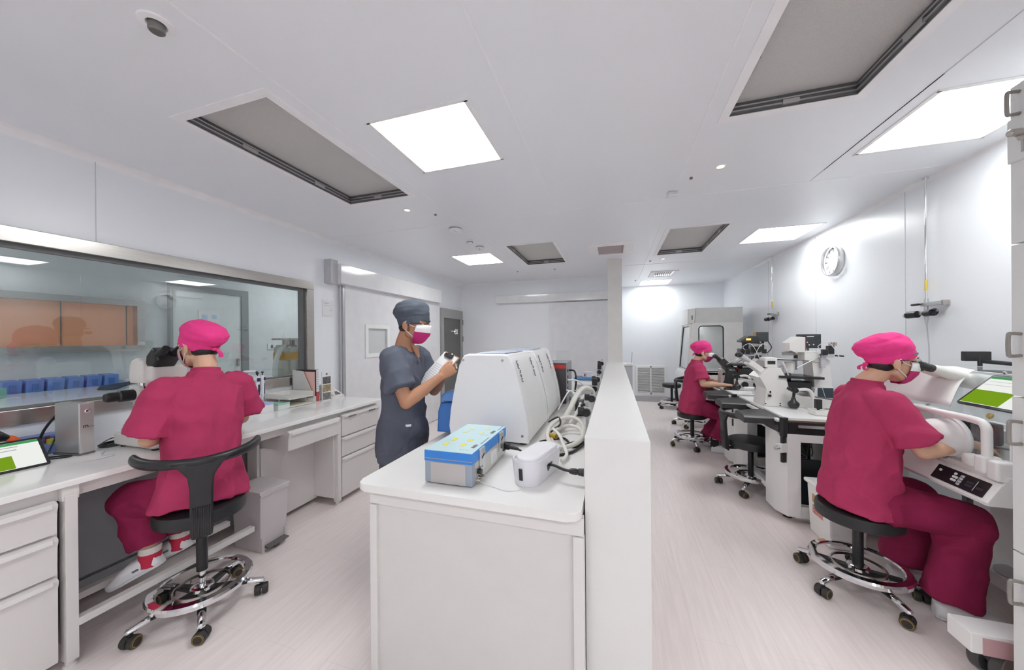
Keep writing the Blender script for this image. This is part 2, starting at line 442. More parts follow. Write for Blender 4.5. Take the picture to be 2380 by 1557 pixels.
for i, (x0, x1, y0, y1) in enumerate(FILT):
    lab = ['long grey ceiling air filter on the left above the pink capped person', 'grey ceiling air filter near the back wall left of the column',
           'grey ceiling air filter between the column and the wall clock', 'large grey ceiling air filter cut off at the top right'][i]
    cx, cy = (x0+x1)/2, (y0+y1)/2; w, h = x1-x0, y1-y0
    t = thing('ceiling_air_filter', lab, 'air filter', (cx, cy, ZC), group='grey ceiling air filters')
    mb = MB(); f = .045
    mb.box((0, h/2+f/2, -.001), (w+2*f, f, .006)).box((0, -h/2-f/2, -.001), (w+2*f, f, .006)).box((w/2+f/2, 0, -.001), (f, h, .006)).box((-w/2-f/2, 0, -.001), (f, h, .006))
    part('frame', mb, SEAL, t, smooth=0)
    dp = .075
    mb = MB()
    mb.box((0, h/2+.004, dp/2), (w+.016, .008, dp)).box((0, -h/2-.004, dp/2), (w+.016, .008, dp)).box((w/2+.004, 0, dp/2), (.008, h, dp)).box((-w/2-.004, 0, dp/2), (.008, h, dp))
    for z in (.018, .04):
        mb.box((0, h/2-.004, z), (w, .01, .007), mi=1).box((0, -h/2+.004, z), (w, .01, .007), mi=1).box((w/2-.004, 0, z), (.01, h, .007), mi=1).box((-w/2+.004, 0, z), (.01, h, .007), mi=1)
    part('housing', mb, [mat('filter_housing_dark', (.12, .12, .125), .4), ALU], t, smooth=0)
    for sx in (-1, 1):
        for k in (-.22, .22): part('clip', MB().box((sx*(w/2-.008), k*h, .02), (.012, .09, .022)), ALU, t, smooth=0)
    part('clip', MB().box((0, h/2-.008, .02), (.07, .012, .022)), ALU, t, smooth=0)
    part('filter_media', MB().box((0, 0, dp-.006), (w, h, .01)), MESHM, t, smooth=0)
def grille(t, w, h, slat, n, m, fr=.07, along='x'):
    mb = MB()
    mb.box((0, h/2+fr/2, -.004), (w+2*fr, fr, .012), bev=.003).box((0, -h/2-fr/2, -.004), (w+2*fr, fr, .012), bev=.003).box((w/2+fr/2, 0, -.004), (fr, h, .012), bev=.003).box((-w/2-fr/2, 0, -.004), (fr, h, .012), bev=.003)
    part('frame', mb, SEAL, t, smooth=0)
    part('backing', MB().box((0, 0, .03), (w, h, .01)), mat('duct_dark', (.10, .085, .085), .7), t, smooth=0)
    mb = MB()
    for i in range(n):
        if along == 'x': mb.box((0, -h/2+h*(i+.5)/n, .008), (w, slat, .014), rot=rx(.5))
        else: mb.box((-w/2+w*(i+.5)/n, 0, .008), (slat, h, .014), rot=ry(.5))
    if along == 'x':
        for i in range(18): mb.box((-w/2+w*(i+.5)/18, 0, .012), (.004, h, .006))
    part('louvre', mb, m, t, smooth=0)
grille(thing('ceiling_vent', 'perforated pinkish ceiling air grille beside the column top', 'vent', (-.04, 4.64, ZC)), .32, .44, .012, 16, mat('grille_pinkish', (.50, .43, .43), .5), fr=.12)
grille(thing('ceiling_vent', 'louvred ceiling air grille in front of the alcove light panel', 'vent', (.86, 6.72, ZC)), .32, .45, .02, 9, SEAL, along='y')
# double return-air grille on the alcove wall
t = thing('wall_vent', 'tall white double louvred return air grille low on the alcove wall', 'vent', (.78, YA-.012, .49))
mb = MB(); w, h, f = .56, .56, .04
for x in (-w/2-f/2, 0, w/2+f/2): mb.box((x, 0, 0), (f if x else .025, .03, h+2*f))
for z in (-h/2-f/2, h/2+f/2): mb.box((0, 0, z), (w, .03, f))
part('frame', mb, WHITE, t, smooth=0)
part('backing', MB().box((0, .008, 0), (w, .006, h)), mat('return_dark', (.22, .22, .24), .7), t, smooth=0)
mb = MB()
for i in range(22): mb.box((0, -.005, -h/2+h*(i+.5)/22), (w, .022, .006), rot=rx(-.6))
part('louvre', mb, WHITE, t, smooth=0)

WARMG = emitmat('downlight_glow', (1, .72, .5), 1.6)
for (x, y, lab) in ((-1.78, 2.62, 'small lit round downlight by the long left ceiling filter'), (.705, 2.62, 'small lit round downlight left of the bright panel on the right'), (.70, 5.42, 'small lit round downlight in front of the right far filter')):
    t = thing('downlight', lab, 'downlight', (x, y, ZC), group='small round ceiling downlights')
    part('trim_ring', MB().lathe([(.034, .002), (.034, -.004), (.026, -.005), (.024, .002)], n=20), WHITE, t)
    part('bulb', MB().cyl((0, 0, -.001), (0, 0, -.004), .022), WARMG, t)
for i, (x, y, lab) in enumerate(((-1.6, .80, 'round recessed sprinkler head at the top left of the ceiling'), (-1.59, 2.79, 'tiny sprinkler head between the left downlight and the smoke detector'), (.545, 2.73, 'tiny sprinkler head left of the right downlight'), (.53, 5.5, 'tiny sprinkler head left of the far right downlight'), (-1.6, 5.6, 'tiny sprinkler head behind the back left light panel'), (-.95, 5.6, 'tiny sprinkler head right of the back left light panel'), (.42, 7.3, 'tiny sprinkler head beside the alcove light panel'))):
    t = thing('ceiling_sprinkler', lab, 'sprinkler', (x, y, ZC), group='ceiling sprinkler heads')
    s = 1. if i == 0 else .45
    part('escutcheon', MB().lathe([(.052*s, 0), (.05*s, -.006*s), (.03*s, -.008*s), (.024*s, 0)], n=24), SEAL, t)
    part('nozzle', MB().lathe([(.024*s, 0), (.024*s, -.03*s), (.02*s, -.034*s), (.001, -.034*s)], n=18), mat('sprinkler_metal', (.22, .21, .20), .4, metal=.6), t)
for i, (x, y, r, lab) in enumerate(((-1.60, 3.22, .066, 'largest white round smoke detector, nearest on the left ceiling'), (-1.622, 3.64, .035, 'small white sensor with dark slots between two round detectors'), (-1.625, 3.95, .05, 'white round detector with a red light above the back left panel'))):
    t = thing('smoke_detector', lab, 'smoke detector', (x, y, ZC), group='round ceiling detectors')
    part('base', MB().lathe([(r, 0), (r, -.008), (r*.97, -.012)], n=28), mat('detector_base_grey', (.35, .35, .36), .5) if i != 1 else PLAS, t)
    part('cover', MB().lathe([(r*.97, -.010), (r*.98, -.02), (r*.85, -.042), (r*.55, -.05), (.001, -.05)], n=28), PLAS, t)
    mb = MB()
    if i == 1:
        for k in range(8): mb.box((r*.9*cos(k*pi/4), r*.9*sin(k*pi/4), -.03), (.012, .012, .008), rot=rz(k*pi/4))
        part('sensor_slot', mb, BLACK, t)
    else: part('indicator_light', mb.sph((r*.3, -r*.75, -.04), .007), mat('red_indicator', (.8, .15, .12), .3) if i == 2 else GREYL, t)
t = thing('ceiling_sensor', 'small square grey-slotted sensor box on the ceiling above the partition', 'sensor', (.46, 2.97, ZC))
part('housing', MB().box((0, 0, -.02), (.075, .06, .035), bev=.006), PLAS, t)
mb = MB()
for k in range(6): mb.box((-.028+k*.011, -.0305, -.016), (.005, .003, .022))
part('slot', mb, GREYL, t)

# wall clock
t = thing('wall_clock', 'round silver-rimmed wall clock on the right wall', 'clock', (XR, 4.385, 2.245))
part('rim', MB().lathe([(.16, .0), (.163, .02), (.158, .032), (.145, .034), (.143, .022)], axis=(-1, 0, 0), n=48, caps=False), ALU, t)
mb = MB().cyl((-.001, 0, 0), (-.02, 0, 0), .146, n=48)
for k in range(12):
    a = k*pi/6; mb.box((-.021, .125*sin(a), .125*cos(a)), (.002, .006 if k % 3 else .01, .016), rot=rx(-a), mi=1)
part('face', mb, [PLAS, BLACK], t)
for k in range(1, 13):
    a = k*pi/6
    text('numeral', str(k), .026, (-.0205, -.103*sin(a), .103*cos(a)), (pi/2, 0, -pi/2), BLACK, t)
def hand(nm, a, l, w): part(nm, MB().box((0, 0, l/2-.012), (.002, w, l+.02)), BLACK, t).rotation_euler = (a, 0, 0); t.children[-1].location = (-.023, 0, 0)
hand('hour_hand', R(-308)*-1, .07, .007); hand('minute_hand', R(-140)*-1*-1, .105, .005)
part('inner_dial', MB().box((-.0205, 0, -.06), (.001, .09, .035)), GREYL, t)

# gas drops with valve manifolds on the right wall
def gas_drop(y, lab, zt):
    x = XR-.03
    t = thing('hanging_gas_pipe', lab, 'gas pipe', (x, y, zt), group='gas drops on the right wall')
    part('pipe', MB().cyl((0, 0, 0), (0, 0, ZC-zt-.004), .0065, n=12).lathe([(.02, ZC-zt-.012), (.02, ZC-zt-.003)], n=16), CHROME, t)
    part('yellow_band', MB().cyl((0, 0, .16), (0, 0, .24), .0085, n=12), mat('yellow_tape', (.70, .55, .10), .5), t)
    part('wall_bracket', MB().box((.0, -.05, .06), (.03, .16, .028), bev=.003).box((.01, -.135, .06), (.036, .022, .036), bev=.003, mi=1), [ALU, STEEL], t)
    mb = MB().cyl((0, 0, .1), (0, 0, -.06), .011, n=12).box((-.02, .0, -.005), (.03, .035, .03), bev=.004).cyl((0, 0, -.06), (0, 0, -.085), .008, n=10)
    part('valve_body', mb, ALU, t)
    mb = MB().box((-.025, .055, .062), (.018, .075, .018), bev=.008)
    part('lever', mb, BLACK, t)
    mb = MB().cyl((-.03, .03, -.012), (-.045, .095, -.014), .026, n=20).lathe([(.026, 0), (.024, .012), (.001, .013)], (-.045, .095, -.014), (-.2, .98, 0), mi=1)
    part('gauge', mb, [BLACK, GREYL], t)
    mb = MB().cyl((-.02, -.02, -.01), (-.02, -.08, -.006), .022, .024, n=18).tube([(-.02+.0, -.09+.026*cos(a*pi/6), -.004+.02*sin(a*pi/6)) for a in range(12)], .008, closed=True)
    part('regulator_knob', mb, BLACK, t)
    part('hose', MB().tube([(0, 0, -.08), (0, -.02, -.25), (-.02, -.05, -.5), (-.05, -.1, -.72)], .0035, smooth=6), mat('clear_grey_hose', (.45, .45, .47), .4), t)
gas_drop(3.27, 'gas pipe with black valves hanging on the wall above the right person', 1.62)
gas_drop(5.80, 'thin far gas pipe with small valves left of the wall clock', 1.72)

# notice on the left wall
t = thing('wall_notice', 'small white laminated notice on the wall beside the sliding door', 'sign', (XL, 3.045, 1.81))
part('sheet', MB().box((.003, 0, 0), (.006, .15, .19)), PLAS, t, smooth=0)
mb = MB()
for k, (yy, zz, w) in enumerate(((-.02, .06, .07), (.045, .0, .03), (.04, -.02, .035), (-.0, -.078, .11), (0, .035, .11))): mb.box((.0065, yy, zz), (.001, w, .008 if k == 0 else .004))
part('print', mb, GREYL, t, smooth=0)
t = thing('wall_socket', 'small square white wall plate low on the sliding door side', 'socket', (XL+.067, 5.42, .17))
part('plate', MB().box((.004, 0, 0), (.008, .07, .08), bev=.002), PLAS, t)
part('socket_holes', MB().box((.0085, 0, .015), (.001, .03, .02)).box((.0085, 0, -.015), (.001, .03, .02)), GREYL, t)

# ================================================================== the room behind the glass
XN = -5.6
struct('floor_beyond', MB().box(((XN+XL)/2-.05, 2.6, -.05), (XL-XN, 8.6, .1)), FLOOR)
NW = mat('next_room_paint', (.72, .745, .755), .4)
struct('ceiling_beyond', MB().box(((XN+XL)/2-.05, 2.6, ZC+.05), (XL-XN, 8.6, .1)), NW)
OY0, OY1, OZ0, OZ1 = -.6, 2.63, 1.34, 1.95
DY0, DY1, DZ = 2.88, 3.86, 2.23
mb = MB()
for a, b, c, d in ((-1.7, OY0, 0, ZC), (OY0, OY1, 0, OZ0), (OY0, OY1, OZ1, ZC), (OY1, 6.9, 0, ZC)):
    mb.box((XN-.05, (a+b)/2, (c+d)/2), (.1, b-a, d-c))
struct('wall_beyond', mb, NW)
struct('wall_beyond_near', MB().box(((XN+XL)/2-.05, -1.7, ZC/2), (XL-XN, .1, ZC)), NW)
struct('wall_beyond_far', MB().box(((XN+XL)/2-.05, 6.9, ZC/2), (XL-XN, .1, ZC)), NW)
w2 = bpy.data.objects.new('window_2', None); COL.objects.link(w2); w2['kind'] = 'structure'
mb = MB(); f = .07
mb.box((XN, (OY0+OY1)/2, OZ1-f/2), (.14, OY1-OY0, f)).box((XN, (OY0+OY1)/2, OZ0+f/2), (.14, OY1-OY0, f)).box((XN, OY1-f/2, (OZ0+OZ1)/2), (.14, f, OZ1-OZ0-2*f))
struct('window_frame', mb, STEEL, w2)
struct('window_pane', MB().box((XN-.02, (OY0+OY1)/2, (OZ0+OZ1)/2), (.01, OY1-OY0, OZ1-OZ0)), mat('orange_film_pane', (.90, .42, .24), .12, var=.05, scale=1), w2)
struct('window_mullion', MB().box((XN-.01, 2.0, (OZ0+OZ1)/2), (.006, .006, OZ1-OZ0)).box((XN-.01, 2.5, (OZ0+OZ1)/2), (.006, .005, OZ1-OZ0)), GREYD, w2)
d4 = bpy.data.objects.new('door_4', None); COL.objects.link(d4); d4['kind'] = 'structure'
mb = MB()
mb.box((XN+.03, (DY0+DY1)/2, DZ-.045), (.06, DY1-DY0, .09)).box((XN+.03, DY1-.05, DZ/2-.045), (.06, .1, DZ-.09)).box((XN+.03, DY0+.015, DZ/2-.045), (.06, .03, DZ-.09))
struct('door_frame', mb, mat('door_frame_grey', (.27, .28, .28), .35), d4)
struct('door_leaf', MB().box((XN+.015, (DY0+DY1)/2-.03, DZ/2-.04), (.05, DY1-DY0-.1, DZ-.09)), mat('door_leaf_beyond', (.74, .77, .76), .35), d4)
struct('door_closer', MB().box((XN+.07, DY0+.2, DZ-.15), (.05, .3, .07), bev=.008), PLAS, d4)
struct('door_handle', MB().box((XN+.06, DY1-.16, 1.12), (.04, .02, .12), bev=.006), STEEL, d4)
struct('door_sign', MB().box((XN+.044, 3.33, 1.79), (.006, .26, .19)).box((XN+.048, 3.27, 1.78), (.001, .07, .09), mi=1).box((XN+.048, 3.39, 1.80), (.001, .06, .06), mi=1), [PLAS, mat('sign_blue', (.45, .62, .75), .5)], d4)
# counter with blue bins
t = thing('counter', 'white counter in the room behind the glass', 'counter', (-4.85, 1.0, 0))
part('worktop', MB().box((0, 0, .97), (1.38, 4.6, .035), bev=.006), TOP, t)
part('cabinet_front', MB().box((.0, 0, .47), (1.3, 4.5, .93)), mat('beyond_cabinet', (.45, .47, .48), .5), t)
BIN = mat('blue_bin_plastic', (.16, .30, .72), .35, var=.03)
def blue_bin(y, lab):
    t = thing('storage_bin', lab, 'bin', (-5.25, y, .988), group='blue storage bins behind the glass')
    mb = MB().prism([(-.07, 0), (.05, 0), (.07, .11), (-.07, .12)], (0, .104, 0), (0, -.052, 0), bev=.004)
    part('bin', mb, BIN, t)
    part('label_recess', MB().box((.064, 0, .045), (.012, .035, .06), rot=ry(.18)), mat('blue_bin_dark', (.10, .20, .52), .4), t)
for i, w in enumerate(('nearest to the green box, first', 'second from the left', 'third from the left', 'third from the right', 'second from the right', 'last on the right')):
    blue_bin(1.57+.125*i, 'blue plastic bin on the counter behind the glass, %s' % w)
one('glove_bundle', MB().ell([((-4.75, 1.98, .99), (1, 0, 0), .1, (0, 1, 0), .06), ((-4.75, 2.04, 1.02), (1, 0, 0), .12, (0, 1, 0), .1), ((-4.75, 2.16, 1.035), (1, 0, 0), .09, (0, 1, 0), .07), ((-4.75, 2.2, 1.05), (1, 0, 0), .02, (0, 1, 0), .02)]), mat('dark_cloth', (.05, .06, .075), .7), 'dark crumpled gloves on the counter behind the glass', 'gloves', (-4.75, 2.05, .988))
t = thing('paper_pack', 'white paper pack on the counter behind the glass right of the blue bins', 'paper', (-5.2, 2.45, .988))
part('sheet', MB().box((0, 0, .02), (.3, .3, .04), bev=.008), PLAS, t)
one('green_box', MB().box((-4.95, 1.40, 1.03), (.12, .11, .08), bev=.01), mat('green_plastic', (.20, .50, .42), .4), 'pale green box left of the blue bins behind the glass', 'box', (-4.95, 1.40, .988))
# water tank with yellow band
cx, cy = -3.78, 3.07
t = thing('water_tank', 'clear tank with a yellow band and pale hose behind the glass', 'tank', (cx, cy, 0))
part('stand', MB().box((0, 0, .45), (.36, .36, .9), bev=.01), mat('stand_grey', (.4, .41, .42), .5), t)
part('tank_body', MB().lathe([(.125, .9), (.13, .92), (.13, 1.36), (.10, 1.40)], n=28), glassmat('tank_clear', (.62, .62, .55), 1.5, haze=.25), t)
part('band', MB().lathe([(.133, 1.22), (.135, 1.225), (.135, 1.305), (.133, 1.31)], n=28), mat('amber_band', (.62, .33, .02), .35), t)
part('lid', MB().lathe([(.15, 1.455), (.15, 1.475), (.12, 1.48)], n=28).cyl((0, 0, 1.38), (0, 0, 1.46), .045).box((.06, .06, 1.42), (.05, .05, .09)).box((-.05, .08, 1.41), (.04, .06, .08)), STEEL, t)
mb = MB()
for y in (-.05, .06): mb.cyl((.10, y, .95), (.10, y, 1.38), .015)
part('dip_tube', mb, PLAS, t)
part('hose', MB().tube([(.05, -.06, 1.40), (.08, -.15, 1.33), (.08, -.2, 1.2), (.08, -.21, 1.0), (.08, -.21, .8)], .026, n=12, smooth=6), mat('pale_hose', (.72, .74, .70), .4), t)
t = thing('wall_switch', 'small dark wall switch in the room behind the glass', 'switch', (XN, 4.25, 1.35))
part('plate', MB().box((.006, 0, 0), (.012, .1, .1)), PLAS, t)
part('rocker', MB().box((.013, .02, 0), (.006, .04, .06)), GREYD, t)
# lamp of the next room
t = thing('ceiling_light', 'square lit ceiling panel in the room behind the glass', 'ceiling light', (-4.4, .35, ZC-.01))
part('frame', MB().box((0, 0, 0), (1.25, .65, .01)), WHITE, t)
part('diffuser', MB().box((0, 0, -.008), (1.2, .6, .006)), emitmat('lit_panel_beyond', (.97, 1., 1.), 3.8), t)
t = thing('ceiling_light', 'second lit ceiling panel in the room behind the glass above the grey-framed door', 'ceiling light', (-4.5, 4.6, ZC-.01))
part('frame', MB().box((0, 0, 0), (1.25, .65, .01)), WHITE, t)
part('diffuser', MB().box((0, 0, -.008), (1.2, .6, .006)), emitmat('lit_panel_beyond', (.97, 1., 1.), 3.8), t)
# ================================================================== stools
SKINC = (.62, .36, .24)
def make_stool(label, x, y, zs, rot, back=None, sleeve=.16, zb=.27, r=.178):
    t = thing('lab_stool', label, 'stool', (x, y, 0), group='black round lab stools on castors')
    part('seat', MB().lathe([(.001, zs-.075), (r*.9, zs-.075), (r*.985, zs-.066), (r, zs-.05), (r, zs-.02), (r*.975, zs-.006), (r*.9, zs), (.001, zs+.003)], n=48), BLACKV, t)
    mb = MB().cyl((0, 0, sleeve), (0, 0, zs-.07), .024, n=24).lathe([(.06, zs-.085), (.06, zs-.072)], n=20)
    part('post_sleeve', mb, BLACK, t)
    part('gas_post', MB().cyl((0, 0, .10), (0, 0, max(sleeve+.02, .2)), .0145, n=20).lathe([(.05, .115), (.05, .13), (.042, .136), (.02, .137)], n=28), CHROME, t)
    # foot ring with an inner ring on thin rods
    rr, zr = .205, .152
    prof = [(rr-.028, zr+.004), (rr-.022, zr+.011), (rr+.006, zr+.008), (rr+.013, zr-.002), (rr+.010, zr-.022), (rr+.004, zr-.026), (rr-.004, zr-.005), (rr-.026, zr-.002)]
    part('foot_ring', ring(prof, 64), CHROME, t)
    mb = ring([(.112, .138), (.119, .138), (.119, .124), (.112, .124)], 48)
    for k in range(4):
        a = rot+.4+k*pi/2
        c, s = cos(a), sin(a)
        mb.tube([(.115*c, .115*s, .128), (.118*c, .118*s, .095), (.05*c, .05*s, .085)], .0035, n=6, smooth=4)
    part('inner_ring', mb, STEEL, t)
    part('hub', MB().cyl((0, 0, .065), (0, 0, .118), .035, n=24), BLACK, t)
    for k in range(5):
        a = rot+k*2*pi/5; c, s = cos(a), sin(a)
        mb = MB().prism([(.02, .118), (.20, .098), (.20, .086), (.02, .085)], V((-s, c, 0))*.036, o=V((s, -c, 0))*.018, a=(c, s, 0), b=(0, 0, 1), bev=.004)
        mb.ell([(V((c*d, s*d, z)), (-s, c, 0), w, (0, 0, 1), h) for d, z, w, h in ((.185, .093, .012, .010), (.205, .091, .017, .016), (.25, .083, .017, .015), (.275, .079, .015, .013), (.282, .078, .006, .005))], n=16, mi=1)
        part('leg', mb, [BLACK, CHROME], t)
        cx, cy = .262*c, .262*s
        ca = rot*3+k*1.9+.6; dx, dy = cos(ca), sin(ca)          # castor axle direction
        cs = part('caster', MB().cyl((cx, cy, .05), (cx, cy, .082), .008, n=10).box((cx, cy, .046), (.03, .03, .022), rot=rz(ca), bev=.008), BLACK, t)
        w = MB()
        for sd in (-1, 1):
            w.lathe([(.001, 0), (.024, .0), (.028, .003), (.029, .012), (.0285, .022), (.026, .0275), (.0225, .029)], (cx+sd*.003*dx, cy+sd*.003*dy, .029), (sd*dx, sd*dy, 0), n=22, caps=False)
            w.lathe([(.0262, .0275), (.0205, .0295), (.0195, .0295)], (cx+sd*.003*dx, cy+sd*.003*dy, .029), (sd*dx, sd*dy, 0), n=22, caps=False, mi=1)
            w.lathe([(.0198, .0288), (.001, .0292)], (cx+sd*.003*dx, cy+sd*.003*dy, .029), (sd*dx, sd*dy, 0), n=22)
        part('wheel', w, [RUBB, BRASS], cs)
    if back is not None:
        a = back; c, s = cos(a), sin(a); zt = zs+zb; rb = .235
        pts = []; tl = 9
        rings = []
        for i in range(2*tl+1):
            f = (i-tl)/tl; an = a+f*R(88)
            rad = rb+.012*abs(f)**2; p = V((rad*cos(an), rad*sin(an), zt+.02*f*f-.008))
            u = V((cos(an), sin(an), 0)); k = max(.12, (1-abs(f)**7)**.5) if abs(f) > .9 else 1
            hw = (.016+.006*(1-f*f))*k; hh = (.021+.008*abs(f))*k
            rings.append([p+u*hw*cos(2*pi*j/16)+V((0, 0, 1))*hh*sin(2*pi*j/16) for j in range(16)])
        part('backrest', MB().loft(rings), BLACK, t)
        # flared upright with ribs running under the seat
        rows = [(rb+.002, zt-.004, .105, .012), (rb+.004, zt-.03, .078, .013), (rb+.004, zt-.075, .05, .015), (rb+.0, zt-.13, .043, .016), (rb-.008, zs-.01, .043, .018), (rb-.012, zs-.06, .043, .02), (rb-.018, zs-.095, .04, .016), (rb-.03, zs-.108, .034, .008)]
        mb = MB()
        mb.loft([[V((c*d, s*d, z))+V((-s, c, 0))*w*x+V((c, s, 0))*th*yy for x, yy in ((-1, -.6), (-.8, -1), (.8, -1), (1, -.6), (1, .6), (.8, 1), (-.8, 1), (-1, .6))] for d, z, w, th in rows])
        for k in range(6):
            o = (k-2.5)*.0125
            mb.tube([V((c*(d+th*.92), s*(d+th*.92), z))+V((-s, c, 0))*o for d, z, w, th in ((rb+.002, zs+.06, 0, .015), (rb-.008, zs-.01, 0, .018), (rb-.012, zs-.06, 0, .02), (rb-.018, zs-.095, 0, .016))], .004, n=6)
        mb.box(V((c, s, 0))*.11+V((0, 0, zs-.088)), (.24, .05, .014), rot=rz(a))
        part('back_support', mb, BLACK, t)
    return t
def ring(prof, n):
    mb = MB()
    rv = [[mb.bm.verts.new((r*cos(2*pi*i/n), r*sin(2*pi*i/n), z)) for r, z in prof] for i in range(n)]
    k = len(prof)
    for i in range(n):
        a, b = rv[i], rv[(i+1) % n]
        for j in range(k): mb.bm.faces.new((a[j], b[j], b[(j+1) % k], a[(j+1) % k]))
    return mb
make_stool('black round stool with curved backrest under the person at the left bench', -2.145, 1.241, .585, R(-31), back=R(-30), sleeve=.215, zb=.285, r=.19)
make_stool('black round stool without backrest under the person at the isolator on the right', 1.33, 2.42, .47, R(-150), sleeve=.13, r=.187)
make_stool('empty black stool with backrest pushed against the near microscope table', 1.235, 3.72, .475, R(168), back=R(188), sleeve=.13, zb=.25, r=.187)
make_stool('black round stool under the person at the far microscope', .985, 4.98, .455, R(198), sleeve=.13)
make_stool('empty black stool standing alone in front of the white wall vent', 1.12, 7.55, .50, R(215), sleeve=.13)
make_stool('black stool with backrest standing behind the far person, mostly hidden', 1.20, 6.10, .50, R(170), back=R(185), sleeve=.13, zb=.25)

# ================================================================== left bench
ZT, XF = .84, -2.312
LAMI = mat('bench_laminate', (.71, .68, .665), .42, var=.015, scale=3)
t = thing('lab_bench', 'long white lab bench with steel-framed legs along the left wall', 'lab bench', (-2.72, .8, 0))
mb = MB().box((0, .465, ZT-.015), (.815, 3.34, .03), bev=.006)
part('worktop', mb, TOP, t)
def W(x, y, z): return (x+2.72, y-.8, z)
part('apron', MB().box(W(-2.378, 1.26, .78), (.03, 3.28, .06)).box(W(-2.345, .853, .78), (.034, .05, .064)), LAMI, t)
for y in (.853, 2.372): part('leg', MB().box(W(-2.345, y, .40), (.05, .038, .74), bev=.003).cyl(W(-2.345, y, 0), W(-2.345, y, .03), .016, n=14).cyl(W(-2.345, y, .0), W(-2.345, y, .012), .022, n=14), LAMI, t)
part('side_panel', MB().box(W(-2.6, .86, .43), (.46, .018, .70)), LAMI, t)
part('back_panel', MB().box(W(-2.84, 1.42, .46), (.02, 1.1, .62)).box(W(-2.845, 1.42, .08), (.02, 1.1, .10)), mat('bench_back_grey', (.40, .41, .44), .45), t)
for x in (-2.335, -2.565): part('foot_rail', MB().box(W(x, 1.255, .19), (.04, .77, .035), bev=.003), LAMI, t)
def drawer_unit(label, y0, y1, zs, xf, tags=False):
    t = thing('drawer_cabinet', label, 'cabinet', (-2.6, (y0+y1)/2, 0), group='white drawer cabinets under the left bench')
    w = y1-y0
    part('body', MB().box((.0, 0, .395), (.498, w, .69)), LAMI, t)
    for z1, z0 in zs:
        h = z1-z0; zc = (z0+z1)/2; x = .25
        d = part('drawer', MB().prism([(0, z0+.006), (.022, z0+.006), (.022, z1-.052), (.034, z1-.030), (.034, z1-.016), (.020, z1-.008), (0, z1-.006)], (0, w-.016, 0), (x, -w/2+.008, 0), bev=.002), LAMI, t)
        part('grip_rail', MB().box((x+.036, 0, z1-.022), (.006, w-.05, .02), bev=.002), mat('grip_light', (.78, .765, .75), .3), d)
    if tags:
        for dy in (-.13, .13):
            part('label_strip', MB().box((.289, dy, .755), (.002, .09, .013)), GREYD, t)
    return t
drawer_unit('near white three-drawer cabinet at the lower left corner under the bench', -.4, .822, ((.765, .612), (.612, .432), (.432, .05)), -2.33)
drawer_unit('far white three-drawer cabinet with two dark label strips behind the standing person', 2.40, 2.90, ((.79, .585), (.585, .405), (.405, .045)), -2.33, True)
t = thing('knee_cabinet', 'white recessed cabinet with one shallow drawer between the bin and far drawers', 'cabinet', (-2.6, 2.12, 0))
part('drawer_box', MB().box((.05, 0, .69), (.44, .475, .115)), LAMI, t)
dr = part('drawer', MB().prism([(0, .632), (.02, .632), (.02, .725), (.032, .745), (.032, .765), (.018, .775), (0, .775)], (0, .48, 0), (.272, -.24, 0), bev=.002), LAMI, t)
part('grip_rail', MB().box((.306, 0, .752), (.006, .44, .02), bev=.002), mat('grip_light', (.78, .765, .75), .3), dr)
part('front_panel', MB().box((.02, 0, .335), (.022, .50, .59)), LAMI, t)
part('side_panel', MB().box((.13, .222, .40), (.24, .018, .66)), LAMI, t); part('side_panel', MB().box((-.03, -.262, .42), (.10, .02, .68)), LAMI, t)
# bin
BINM = mat('pinkish_white_plastic', (.60, .555, .56), .4, var=.01)
t = thing('pedal_bin', 'white rectangular pedal bin under the left bench beside the stool', 'bin', (-2.44, 1.77, 0))
part('body', MB().box((0, 0, .20), (.25, .185, .40), taper=(1.1, 1.1), bev=.008), BINM, t)
part('lid', MB().box((0, 0, .41), (.295, .222, .022), bev=.006).box((.005, 0, .395), (.28, .205, .02)), BINM, t)
for y in (-.082, .082): part('foot_guard', MB().box((.127, y, .05), (.02, .02, .1)), BINM, t)
part('pedal', MB().box((.15, 0, .035), (.05, .15, .012), bev=.003).box((.145, .0, .018), (.03, .03, .03)), mat('pedal_grey', (.13, .12, .12), .5), t)

# ------------------------------------------------------------------ things on the left bench
SCRW = emitmat('tablet_screen_white', (.86, .88, .84), .42)
SCRG = emitmat('tablet_screen_green', (.16, .29, .012), .5)
SCRH = emitmat('tablet_screen_header', (.05, .26, .09), .5)
def tablet(t, w, h, th=.008):
    # local frame of the tablet: x along the long edge, y up the screen, z out of the screen
    part('case', MB().prism(rrect(w, h, .012), (0, 0, -th), (0, 0, 0), a=(1, 0, 0), b=(0, 1, 0), bev=.002), BLACK, t)
    bz = .012
    s = part('screen', MB().box((0, 0, .0008), (w-2*bz, h-2*bz, .001)), SCRW, t, smooth=0)
    part('screen_header', MB().box((0, h/2-bz-.008, .0015), (w-2*bz, .014, .001)), SCRH, s, smooth=0)
    part('screen_picture', MB().box((-(w-2*bz)*.5+(w-2*bz)*.32, -h/2+bz+h*.22, .0015), ((w-2*bz)*.64, h*.42, .001)), SCRG, s, smooth=0)
    mb = MB()
    for k, (x, y, l) in enumerate(((-.06, .28, .09), (.03, .28, .05), (-.03, .18, .16))): mb.box((x*w/.25, y*h, .0015), (l*w/.25, .0035, .001))
    part('screen_text', mb, GREYL, s, smooth=0)
def place(t, o, ax, ay):
    ax, ay = V(ax).normalized(), V(ay); az = ax.cross(ay).normalized(); ay = az.cross(ax)
    t.matrix_world = M(((ax[0], ay[0], az[0], o[0]), (ax[1], ay[1], az[1], o[1]), (ax[2], ay[2], az[2], o[2]), (0, 0, 0, 1)))
    t.rotation_mode = 'XYZ'
t = thing('tablet_computer', 'black tablet showing a green picture leaning at the left edge of the bench', 'tablet')
tablet(t, .27, .172)
